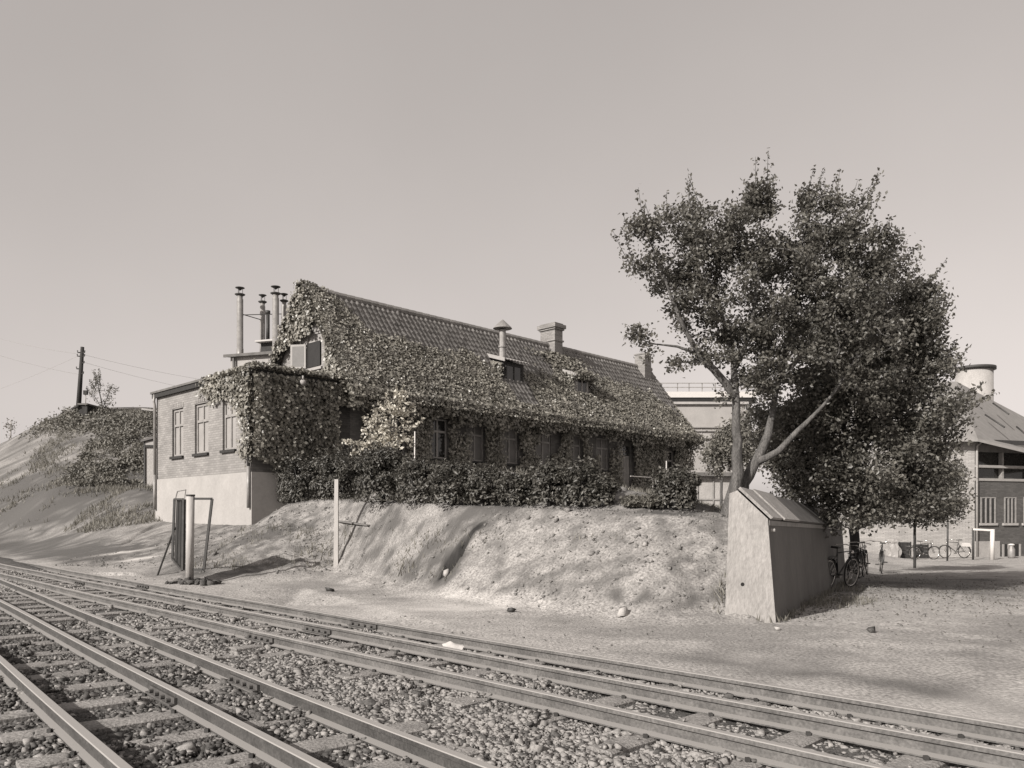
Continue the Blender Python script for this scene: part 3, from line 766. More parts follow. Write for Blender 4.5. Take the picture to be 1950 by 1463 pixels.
def casement(k0, k1, off, za, zb):
    p0, p1 = Vector((SG - .03, yc, 0)), Vector((SG - .36, yc + .46, 0)); d = p1 - p0; nn = Vector((-d.y, d.x, 0)).normalized() * off
    a, b_ = p0 + d * k0, p0 + d * k1
    return MB().hexa([q + w + Vector((0, 0, z)) for z in (za, zb) for q, w in ((a, -nn), (b_, -nn), (b_, nn), (a, nn))])
zt_w = gz0 + (gz1 - gz0) * .74 - .03
casement(0, 1, .016, gz0 + .06, zt_w).build('open_casement', M['trim'], gw)
casement(.12, .88, .021, gz0 + .13, zt_w - .07).build('casement_pane', M['curtain_d'], gw)
MB().box(SG + .0, SG + .012, g0 + .12, yc - .02, gz0 + .07, gz0 + (gz1 - gz0) * .73).build('dark_opening', M['black'], gw)

# annex
AW = []
for px0, px1, py in ((328, 349, 820), (371, 397, 815), (424, 449, 808)):
    AW.append((on_gable(px1, py, 0)[0], on_gable(px0, py, 0)[0]))
az0, az1 = on_gable(385, 864, 0)[1], on_gable(385, 768, 0)[1]
hol = [(a, b_, az0, az1) for a, b_ in AW]
mb = MB(); wall_x(mb, 0, TA, 0, ZP, ZA - .12, hol, .16)
for a, b_ in AW: mb.quad((a, .7, az0), (b_, .7, az0), (b_, .7, az1), (a, .7, az1))
swap(mb).build('annex_front', M['brick_y'], house)
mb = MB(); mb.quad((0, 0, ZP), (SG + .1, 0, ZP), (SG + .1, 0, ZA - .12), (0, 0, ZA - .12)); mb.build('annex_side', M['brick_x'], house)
mb = MB(); mb.quad((SG + .3, TA, -.5), (0, TA, -.5), (0, TA, ZA - .12), (SG + .3, TA, ZA - .12))
mb.quad((SG + .1, TW - .2, 0), (SG + .1, TA, 0), (SG + .1, TA, ZA - .1), (SG + .1, TW - .2, ZA - .1))
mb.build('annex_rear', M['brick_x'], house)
mb = MB().box(-.035, SG - .37, -.035, TA + .03, -.5, ZP - .003); mb.build('plinth', M['render'], house)
mb = MB(); mb.box(-.16, SG - .02, -.14, TA + .2, ZA - .02, ZA + .05); mb.build('annex_roof', M['felt'], house)
mb = MB(); mb.box(-.12, -.05, -.1, TA + .14, ZA - .18, ZA - .022); mb.box(-.049, SG - .1, -.1, -.04, ZA - .18, ZA - .022); mb.build('fascia', M['dark'], house)
for i, (a, b_) in enumerate(AW):
    w = window(house, a + .015, b_ - .015, az0 + .015, az1 - .02, 0, 'y', M['greywood'], M['curtain'], cross=(.5, .66), depth=.11, fr=.07)
    mb = MB(); n_ = 7                                          # flat arch of dark headers
    for k in range(n_):
        u0, u1 = a - .04 + (b_ - a + .08) * k / n_, a - .04 + (b_ - a + .08) * (k + .88) / n_
        h = .05 * (1 - ((k - (n_ - 1) / 2) / (n_ / 2)) ** 2)
        mb.box(-.012, .0, u0, u1, az1 + h, az1 + h + .16)
    mb.build('window_arch', M['brick_c'], w)
for t in (TA - .05, .05):
    mb = MB().tube([(-.1, t, ZA - .05), (-.12, t, ZA - .3), (-.09, t, ZA - .45), (-.09, t, 2.2 if t > 1 else 2.3)], .05, 8)
    mb.build('drainpipe', M['steel'] if t > 1 else M['iron'], house, True)
    MB().tube([(-.09, t, 1.75), (-.09, t, 3.0)], .055, 8).build('pipe_shoe', M['steel'], house, True)
sp_, zp_ = on_gable(403, 708, .6)
MB().lathe([(.1, 0), (.1, .25), (.17, .26), (.17, .34), (.02, .44)], (.8, sp_, ZA + .05), 10).build('roof_vent', M['iron'], house, True)

# roof: real pantile relief on the visible slope, a plain slope behind
def tiles(x0, x1, t0, t1):
    L = math.hypot(t1 - t0, (t1 - t0) * SLOPE); rows = int(L / .30); per = .235; nx_ = int((x1 - x0) / per) * 6
    xs = np.linspace(x0, x1, nx_ + 1)
    prof = .034 * np.sin(xs / per * 2 * math.pi) + .016 * np.sin(xs / per * 4 * math.pi + .8)
    V, k = [], 0
    un = np.array([-SLOPE, 1]) / math.hypot(SLOPE, 1)         # normal (t, z) of the slope seen from -t
    rows_v = []
    for r in range(rows):
        for e, lift in ((0, .055), (1, .012)):
            t = t0 + (t1 - t0) * (r + e * 1.0) / rows
            jit = np.repeat(RNG.normal(0, .010, nx_ // 6 + 1) + (RNG.random(nx_ // 6 + 1) < .012) * .035, 6)[:nx_ + 1] - .03 * np.sin(math.pi * (xs - x0) / (x1 - x0) * 2.3) ** 2
            h = lift + prof + jit
            rows_v.append(np.column_stack([xs, t + h * un[0], ZE + (t + OV) * SLOPE + h * un[1]]))
    V = np.concatenate(rows_v); n_ = nx_ + 1
    i = (np.arange(len(rows_v) - 1)[:, None] * n_ + np.arange(nx_)[None]).ravel()
    return V, np.stack([i, i + 1, i + n_ + 1, i + n_], -1)
V, T = tiles(SG - .18, SL + .15, -OV, TR)
Vw = np.column_stack([HK.x + V[:, 0] * HA[0] + V[:, 1] * HB[0], HK.y + V[:, 0] * HA[1] + V[:, 1] * HB[1], V[:, 2]])
roof = npmesh('roof', Vw, T, M['tile'], house)
mb = MB()
mb.quad((SG - .16, TR, ZR), (SL + .15, TR, ZR), (SL + .15, TW + OV, ZE), (SG - .16, TW + OV, ZE))
mb.quad((SG - .16, -OV + .03, ZE - .04), (SL + .14, -OV + .03, ZE - .04), (SL + .14, TR, ZR - .06), (SG - .16, TR, ZR - .06))
mb.build('rear_roof_slope', M['felt'], house)
mb = MB(); k = SG - .2
while k < SL + .1:
    mb.tube([(k, TR, ZR + .0), (k + .4, TR, ZR + .025)], [.13, .12], 8); k += .36
mb.build('ridge_capping', M['tile'], roof)
for xx in (SG - .15, SL + .05):
    mb = MB()
    for sg in (0, 1):
        a = (xx, -OV if sg == 0 else TW + OV, ZE - .05); b_ = (xx, TR, ZR - .05)
        mb.hexa([(xx - .04, a[1], a[2] - .14), (xx + .04, a[1], a[2] - .14), (xx + .04, TR, b_[2] - .14), (xx - .04, TR, b_[2] - .14), (xx - .04, a[1], a[2]), (xx + .04, a[1], a[2]), (xx + .04, TR, b_[2]), (xx - .04, TR, b_[2])])
    mb.build('bargeboard', M['dark'], roof)
MB().tube([(SG - .2, -OV - .06, ZE - .05), (SL + .15, -OV - .06, ZE - .05)], .06, 8).build('gutter', M['iron'], roof)
# chimneys
sc_, tc_, _ = on_roof(1055, 668)
ch = MB().box(sc_ - .28, sc_ + .28, TR - .45, TR + .45, ZR - .6, ZR + .72)
ch.box(sc_ - .33, sc_ + .33, TR - .5, TR + .5, ZR + .18, ZR + .25); ch.box(sc_ - .34, sc_ + .34, TR - .51, TR + .51, ZR + .721, ZR + .8); ch.box(sc_ - .4, sc_ + .4, TR - .57, TR + .57, ZR + .801, ZR + .97); ch.box(sc_ - .3, sc_ + .3, TR - .47, TR + .47, ZR + .971, ZR + 1.04)
ch.build('chimney', M['brick_c'], roof)
s2_, t2_, _ = on_roof(1226, 716)
ch = MB().box(SL - 1.15, SL - .55, TR - .55, TR + .1, ZR - 1.0, ZR + .62); ch.box(SL - 1.19, SL - .51, TR - .59, TR + .14, ZR + .621, ZR + .68)
ch.build('chimney', M['brick_c'], roof)
# dormers
def dormer(px, py, depth, wid, rise, corner_h, win):
    s, t, Y = on_roof(px, py, corner_h)
    zc = ZE + (t + OV) * SLOPE + corner_h
    tb = t + depth
    d = MB(); s0, s1, tf = s + .12, s + wid - .12, t + .22
    zf = zc - .06
    d.hexa([(s0, tf, zc - corner_h - .3), (s1, tf, zc - corner_h - .3), (s1, tb + .4, zc - corner_h - .3), (s0, tb + .4, zc - corner_h - .3), (s0, tf, zf), (s1, tf, zf), (s1, tb + .4, zf + rise * 1.1), (s0, tb + .4, zf + rise * 1.1)])
    do = d.build('dormer', M['greywood'] if win else M['tarwood'], roof)
    r = MB(); nn_ = 24
    for k in range(nn_):                                       # corrugated sheet with thickness
        a, b_ = s + wid * k / nn_, s + wid * (k + 1) / nn_
        ha, hb = .02 * math.sin(k * 2.1), .02 * math.sin((k + 1) * 2.1)
        sg = rise / depth
        r.hexa([(a, t, zc + ha - .03), (b_, t, zc + hb - .03), (b_, tb + .15, zc + rise + sg * .15 + hb - .03), (a, tb + .15, zc + rise + sg * .15 + ha - .03), (a, t, zc + ha), (b_, t, zc + hb), (b_, tb + .15, zc + rise + sg * .15 + hb), (a, tb + .15, zc + rise + sg * .15 + ha)])
    r.build('dormer_roof', M['zinc'], do)
    MB().hexa([(s - .03, t, zc - .12), (s + .0, t, zc - .12), (s + .0, tb, zc + rise - .12), (s - .03, tb, zc + rise - .12), (s - .03, t, zc + .03), (s + .0, t, zc + .03), (s + .0, tb, zc + rise + .03), (s - .03, tb, zc + rise + .03)]).build('dormer_fascia', M['trim'], do)
    w = MB(); wz0, wz1 = zc - corner_h + .05, zc - .16
    w.box(s0 + .12, s0 + .18, tf - .04, tf - .002, wz0, wz1); w.box(s1 - .18, s1 - .12, tf - .04, tf - .002, wz0, wz1); w.box(s0 + .181, s1 - .181, tf - .04, tf - .002, wz1 - .06, wz1); w.box(s0 + .181, s1 - .181, tf - .04, tf - .002, wz0, wz0 + .06)
    cx = (s0 + s1) / 2; w.box(cx - .03, cx + .03, tf - .036, tf - .004, wz0 + .061, wz1 - .061)
    w.build('dormer_window', M['trim'] if win else M['tarwood'], do)
    MB().quad((s0 + .18, tf - .015, wz0), (s1 - .18, tf - .015, wz0), (s1 - .18, tf - .015, wz1), (s0 + .18, tf - .015, wz1)).build('dormer_pane', M['glass'], do)
    return s, t, tb, zc, wid
DM1 = dormer(962, 683, 1.35, 1.45, .42, 1.15, False)
DM2 = dormer(1098, 712, 1.3, 1.25, .45, 1.0, True)
s, t, tb, zc, wd = DM1
mb = MB(); vx, vt = on_roof(957, 682, .5)[0], 0
vx, vt, vY = on_roof(957, 684, .55); vz = ZE + (vt + OV) * SLOPE
mb.lathe([(.16, -.2), (.15, 1.0), (.19, 1.01), (.19, 1.07), (.14, 1.08), (.14, 1.75)], (vx, vt, vz), 14); mb.lathe([(.40, 1.80), (.38, 1.84), (.02, 2.18)], (vx, vt, vz), 16)
mb.build('vent_pipe', M['steel'], roof, False)
# lamp and aerial
sl_, zl_ = on_wall(577, 728, -.35)
lp = thing('wall_lamp', 'white round lamp peeping out of the dark ivy below the gable window', 'lamp', W(sl_, -.35, zl_))
MB().lathe([(.02, -.10), (.08, -.07), (.10, 0), (.08, .06), (.03, .09), (.03, .2)], (0, 0, 0), 12).build('lamp_globe', M['trim'], lp, True)
q = W(sl_, 0, zl_ + .2) - W(sl_, -.35, zl_)
MB().tube([(0, 0, .2), (q.x, q.y, .2)], .015, 5).build('lamp_arm', M['iron'], lp)

# ------------------------------------------------------------------ ivy
def inpoly(px, py, poly):
    inside = np.zeros(px.shape, bool); n_ = len(poly)
    for i in range(n_):
        x1, y1 = poly[i]; x2, y2 = poly[(i + 1) % n_]
        c = ((y1 > py) != (y2 > py)) & (px < (x2 - x1) * (py - y1) / (y2 - y1 + 1e-9) + x1)
        inside ^= c
    return inside
def toW(s, t, z): return np.column_stack([HK.x + s * HA[0] + t * HB[0], HK.y + s * HA[1] + t * HB[1], z])
def pxy(P): return PX + F * P[:, 0] / P[:, 1], PY - F * (P[:, 2] - CZ) / P[:, 1]
nrm_side = np.array([-HB[0], -HB[1], 0]); nrm_front = np.array([-HA[0], -HA[1], 0]); UP = np.array([0, 0, 1.0])
nrm_roof = nrm_side * SLOPE / math.hypot(1, SLOPE) + UP / math.hypot(1, SLOPE)
IC, IN, IS = [], [], []
def add(P, N, size, spread, up=.35):
    N = np.broadcast_to(N, P.shape) + RNG.normal(0, spread, P.shape) + UP * up
    IC.append(P); IN.append(N); IS.append(np.full(len(P), size))
# on the roof, up to a ragged edge read off the photo
edge = [(592, 545), (625, 552), (660, 588), (690, 622), (740, 640), (800, 648), (860, 662), (905, 676), (962, 716), (1010, 712), (1045, 700), (1060, 682), (1100, 702), (1180, 730), (1240, 748), (1268, 752), (1300, 800), (1322, 826)]
ep = [on_roof(*e) for e in edge]; es, et = np.array([e[0] for e in ep]), np.array([e[1] for e in ep])
o_ = np.argsort(es); es, et = es[o_], et[o_]
n_ = 108000
s = RNG.uniform(SG - .3, SL + .25, n_); t = RNG.uniform(-OV - .25, TR + .1, n_)
lim = np.interp(s, es, et) + fbm(s * 1.2, t * 1.2, 4, 5) * .8
dens = np.clip((lim - t) / .5, 0, 1)
k = RNG.random(n_) < dens; s, t = s[k], t[k]
for (a, t0_, tb_, z_, w_) in (DM1, DM2):
    inside = (s > a - .02) & (s < a + w_ + .1) & (t > t0_ + .1) & (t < tb_)
    if a == DM1[0]: inside |= (s > a + .1) & (s < a + w_ + .1) & (t > t0_ - .6) & (t < tb_)
    s, t = s[~inside], t[~inside]
thick = .06 + .11 * (fbm(s * 2.2, t * 2.2, 3, 8) + .35) + .12 * np.clip(1 - (t + OV) / 1.2, 0, 1)
h = RNG.uniform(.15, 1, len(s)) * np.clip(thick, .06, .5)
P = toW(s, t, ZE + (t + OV) * SLOPE) + nrm_roof * h[:, None]
add(P, nrm_roof, .115, .55, .1)
# hanging fringe along the eaves
n_ = 15000
s = RNG.uniform(SG - .2, SL + .3, n_); dr_ = RNG.beta(1.2, 2.4, n_) * (.55 + 1.0 * (fbm(s * 1.1, s * 0, 3, 4) + .3))
P = toW(s, -OV - RNG.uniform(-.12, .34, n_), ZE + .15 - dr_)
add(P, nrm_side, .125, .45, .35)
# long wall and annex side
n_ = 80000
s = RNG.uniform(-.05, SL + .1, n_); z = RNG.uniform(1.7, ZE + .2, n_)
ok = np.ones(n_, bool)
for h_ in holes: ok &= ~((s > h_[0] + .03) & (s < h_[1] - .03) & (z > h_[2] - .1) & (z < h_[3] + .02))
ok &= ~((s < 2.2) & (z < 3.15 + .8 * fbm(s * 3, z * 3, 3, 3)))
hole = fbm(s * 1.3 + 5, z * .8, 3, 12)
ok &= (s < 3) | (hole < .10)
s, z = s[ok], z[ok]
P = toW(s, -np.abs(RNG.normal(0, .12, len(s))) - .02 - .22 * np.clip(fbm(s * 2, z * 2, 3, 2) + .3, 0, 1), z)
add(P, nrm_side, .108, .5, .05)
# roof edge of the annex and its front
n_ = 10000
s = RNG.uniform(-.1, SG + .4, n_); t = RNG.normal(.0, .12, n_)
P = toW(s, t, ZA + .02 + np.abs(RNG.normal(0, .05, n_)) * (1 + .9 * np.clip(fbm(s * 1.6, t, 3, 6) + .2, 0, 1))); add(P, nrm_side * .4, .12, .6, .5)
n_ = 7000
t = RNG.uniform(-.1, 3.4, n_); s = RNG.normal(-.0, .09, n_)
k = RNG.random(n_) < np.clip((3.1 - t) / 2.4, 0, 1); t, s = t[k], s[k]
P = toW(s, t, ZA + .0 + np.abs(RNG.normal(0, .04, len(t))) - .1 * RNG.random(len(t))); add(P, nrm_front * .5, .12, .6, .4)
n_ = 24000
t = RNG.uniform(-.05, 4.2, n_); z = RNG.uniform(2.4, ZA + .1, n_)
P = toW(-.03 - np.abs(RNG.normal(0, .07, n_)), t, z); x_, y_ = pxy(P)
fr = [(382, 728), (440, 700), (492, 690), (492, 878), (474, 870), (458, 858), (470, 846), (468, 800), (450, 768), (434, 748), (418, 748), (408, 764), (396, 748), (388, 748)]
k = inpoly(x_ + RNG.normal(0, 6, n_), y_ + RNG.normal(0, 7, n_), fr)
add(P[k], nrm_front, .115, .4, .25)
# gable
n_ = 42000
t = RNG.uniform(-.6, TW + .1, n_); z = RNG.uniform(ZA - .1, ZR + .25, n_)
rz_ = ZE + (np.minimum(t, TW - t) + OV) * SLOPE
k = z < rz_ + .16; t, z, rz_ = t[k], z[k], rz_[k]
near = np.clip(1 - (rz_ - z) / .9, 0, 1)
P = toW(SG - .06 - np.abs(RNG.normal(0, .10, len(t))) - .22 * near * RNG.random(len(t)), t, z); x_, y_ = pxy(P)
bare = [(512, 702), (528, 676), (556, 650), (590, 634), (588, 618), (600, 606), (614, 612), (618, 640), (622, 704), (600, 716), (530, 716)]
thin = [(572, 646), (584, 600), (604, 590), (622, 610), (626, 660), (626, 705)]
kb = inpoly(x_ + RNG.normal(0, 3, len(t)), y_ + RNG.normal(0, 3, len(t)), bare)
kt = inpoly(x_ + RNG.normal(0, 5, len(t)), y_ + RNG.normal(0, 5, len(t)), thin) & (RNG.random(len(t)) < .55)
k = ~kb & ~kt
add(P[k], nrm_front * 1.0, .12, .42, .2)
# verge cushion from the gable top over the first tiles
n_ = 9000
u = RNG.random(n_); t = TR - u * (TR + OV); s = SG - .1 + np.abs(RNG.normal(0, .28, n_))
P = toW(s, t, ZE + (t + OV) * SLOPE + RNG.uniform(.03, .28, n_)); add(P, nrm_roof + nrm_front * .3, .12, .45, .1)
n_ = 2500
u = RNG.random(n_); t = TR + u * (TR + .3); s = SG - .12 + RNG.normal(0, .12, n_)
P = toW(s, t, ZE + (TW - t + OV) * SLOPE + RNG.uniform(.0, .26, n_)); add(P, nrm_front * .6, .15, .5, .3)
# around the second dormer and the chimney foot
for (a, t0_, tb_, z_, w_), top in ((DM1, 0), (DM2, 1)):
    n_ = 900
    tt = RNG.uniform(t0_ + .2, tb_, n_); zz = RNG.uniform(-1.1, -.05 if top else -.25, n_)
    P = toW(np.full(n_, a + .08) - np.abs(RNG.normal(0, .08, n_)), tt, z_ + zz + (tt - t0_) * .3); add(P, nrm_front, .14, .4, .25)
    if top:
        n_ = 700; ss = RNG.uniform(a - .05, a + w_ + .15, n_)
        P = toW(ss, t0_ + RNG.uniform(-.15, .35, n_), z_ + RNG.uniform(-.22, .15, n_)); add(P, nrm_side, .13, .6, .4)
n_ = 900
P = toW(sc_ + RNG.normal(0, .75, n_), TR - .45 - np.abs(RNG.normal(0, .3, n_)), np.zeros(n_)); ss, tt = np.array([Lc(p) for p in P]).T
P[:, 2] = ZE + (tt + OV) * SLOPE + RNG.uniform(.05, .25, n_); add(P, nrm_roof, .15, .45, .2)
ivy = thing('climbing_ivy', 'dense climbing ivy covering the walls, gable and lower roof of the brick house', 'ivy', W(0, -.2, 1.9))
C_, N_, S_ = np.concatenate(IC), np.concatenate(IN), np.concatenate(IS)
leaves('foliage', C_, N_, S_, M['ivy'], ivy, asp=.85, fold=.12)
for k in range(26):
    s0 = random.uniform(0, SL); pts = []; z0 = 1.9
    if any(h[0] - .2 < s0 < h[1] + .2 for h in holes): continue
    for q in range(9): pts.append(W(s0 + math.sin(q * 1.3 + k) * .1, -.04, z0 + q * .42))
    MB().tube(pts, [.03 - .0025 * q for q in range(9)], 5).build('stem', M['bark'], ivy, True, world=True)
# ------------------------------------------------------------------ concrete shelter wall at the foot of the bank
A0, B0 = flat(1380, 1182, 0), flat(1477, 1184, 0)
E_ = Vector((.465, .885, 0))
shed = thing('concrete_shelter', 'narrow concrete shelter with a sloping felt roof running back from the yard, tapering front end', 'shelter', (B0.x, B0.y, 0))
Yf = (A0.y + B0.y) / 2
front = [at(1380, 1190, Yf), at(1478, 1192, Yf), at(1462, 988, Yf), at(1404, 934, Yf), at(1389, 940, Yf)]
LEN = 11.0
back = [p + E_ * LEN + Vector((0, 0, -.21)) for p in front]
mb = MB(); mb.poly(front); mb.poly(list(reversed(back))); mb.quad(front[0], front[4], back[4], back[0]); mb.quad(front[4], front[3], back[3], back[4])
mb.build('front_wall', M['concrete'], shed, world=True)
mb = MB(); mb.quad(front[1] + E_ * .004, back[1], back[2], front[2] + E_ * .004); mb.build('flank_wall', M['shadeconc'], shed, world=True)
hp = at(1414, 1113, Yf - .002)
MB().tube([hp, hp + Vector((0, .05, 0))], .028, 8).build('drain_hole', M['black'], shed, world=True)
ov = (front[2] - front[3]).normalized(); upn = ov.cross(E_).normalized(); upn = upn if upn.z > 0 else -upn
def roof_sheet(l0, l1, lift, m_, extra, name):
    a = front[3] - ov * .03; b_ = front[2] + ov * extra
    dz = lambda k: Vector((0, 0, -.21 * k / LEN))
    p = [b_ + E_ * l0 + dz(l0), b_ + E_ * l1 + dz(l1), a + E_ * l1 + dz(l1), a + E_ * l0 + dz(l0)]
    MB().hexa([q + upn * lift for q in p] + [q + upn * (lift + .04) for q in p]).build(name, m_, shed, world=True)
M['feltlight'] = mat('grey_felt', .38, .9, .25, 3, .3, fine=.2)
roof_sheet(.12, 1.0, .012, M['feltlight'], .02, 'roof_sheet'); roof_sheet(1.003, 2.6, .034, M['feltlight'], .05, 'roof_sheet'); roof_sheet(2.603, LEN, .01, M['felt'], .03, 'roof_sheet')
MB().bar(front[2] + E_ * .05 + Vector((-.02, 0, -.06)), front[2] + E_ * (LEN - .1) + Vector((-.0, 0, -.27)), .07, .07).build('roof_edge_board', M['greywood'], shed, world=True)
q = at(1466, 1010, Yf + .1) + E_ * .05
MB().tube([q, q + Vector((.06, -.01, 0))], .025, 8).build('pipe_stub', M['trim'], shed, world=True)

# ------------------------------------------------------------------ plants
def sph(n):
    v = RNG.normal(size=(n, 3)); return v / np.linalg.norm(v, axis=1, keepdims=True)
def shrub(px, py, top, hw, label, mt, seed, size=.1, dens=900, Y=None, name='shrub', cat='shrub', group=None, asp=.5):
    base = hit(px, py) if Y is None else at(px, py, Y)
    if Y is not None: base.z = gz(base.x, base.y)
    k = base.y / F; H = (py - top) * k if Y is None else at(px, top, Y).z - base.z
    R = hw * k
    t = thing(name, label, cat, base, 0, group)
    r = np.random.default_rng(seed); C, N = [], []
    nl = 30
    for i in range(nl):
        a, rad = r.uniform(0, 6.28), R * math.sqrt(r.random()) * .8
        hz = H * (.25 + .62 * r.random() * (1 - .45 * (rad / R) ** 2))
        lr = R * r.uniform(.15, .32)
        n_ = int(dens * lr * lr * 7) + 20
        d = sph(n_); rr = lr * r.uniform(.55, 1.08, (n_, 1))
        p = np.array([math.cos(a) * rad, math.sin(a) * rad, hz]) + d * rr * np.array([1, 1, .8])
        p[:, 2] = np.minimum(p[:, 2], H * 1.04)
        k_ = p[:, 2] > .03; C.append(p[k_]); N.append(d[k_] + r.normal(0, .55, (k_.sum(), 3)) + UP * .5)
    n_ = int(dens * R * H * .7)                              # skirt down to the ground
    a = r.uniform(0, 6.28, n_); d = np.column_stack([np.cos(a), np.sin(a), np.full(n_, .2)])
    p = np.column_stack([np.cos(a) * R * r.uniform(.6, .95, n_), np.sin(a) * R * r.uniform(.6, .95, n_), r.uniform(.02, H * .45, n_)])
    C.append(p); N.append(d + r.normal(0, .5, (n_, 3)))
    n_ = 110                                                   # twigs that break the outline
    d = sph(n_); d[:, 2] = np.abs(d[:, 2]) * .8 + .2
    for dd in d:
        L = r.uniform(.8, 1.25); q = np.linspace(.75, L, 8)[:, None]
        p = dd * np.array([R, R, H * .55]) * q + np.array([0, 0, H * .42])
        C.append(p + r.normal(0, .03, p.shape)); N.append(r.normal(0, 1, p.shape) + UP)
    C, N = np.concatenate(C) + np.array(base), np.concatenate(N)
    leaves('foliage', C, N, size, mt, t, asp=asp)
    mb = MB()
    for i in range(6):
        a = r.uniform(0, 6.28); e = Vector((math.cos(a) * R * .5, math.sin(a) * R * .5, H * .7))
        mb.tube([base + Vector((0, 0, -.1)), base + e * .5 + Vector((0, 0, H * .1)), base + e], [.03, .022, .008], 5)
    mb.build('stem', M['bark_d'], t, True, world=True)
    return t
SH = 'shrubs along the foot of the ivy wall'
for i, (px, py, top, hw, lab) in enumerate((
    (570, 957, 866, 44, 'dark shrub at the corner of the annex, leftmost of the hedge row'),
    (648, 957, 852, 56, 'large dark shrub under the first ivy-framed window'),
    (728, 959, 846, 58, 'tallest dark shrub, directly below the pale-leaved young tree'),
    (795, 961, 868, 42, 'dark shrub just right of the pale young tree, below the first thin white pole'),
    (862, 962, 878, 46, 'rounded bush below the window with the pale cross frame'),
    (925, 963, 890, 40, 'low bush in the hedge right of the cross-framed window'),
    (985, 964, 896, 38, 'lowest bush in the middle of the hedge row'),
    (1046, 965, 878, 44, 'bushy shrub with a raised top right of the lowest hedge bush'),
    (1104, 966, 876, 40, 'tall bush second from the steps at the hedge end'),
    (1148, 966, 908, 26, 'small bush at the hedge end beside the door steps'))):
    shrub(px, py, top, hw, lab, M['shrub'], 100 + i, .085, 1500, Y={0: 24.1, 1: 23.7}.get(i), group=SH)
shrub(1285, 971, 890, 46, 'conifer bush by the last window, right of the white handrail', M['shrub'], 140, .08, 1500, group=SH)
for i, (px, py, top, hw, lab) in enumerate(((1205, 968, 948, 20, 'low pale plant clump at the foot of the white handrail'), (1240, 969, 945, 22, 'low pale plant clump between the handrail and the conifer bush'))):
    shrub(px, py, top, hw, lab, M['grass'], 150 + i, .07, 900, name='garden_plant', cat='plant', group='low plants in the bed by the steps')

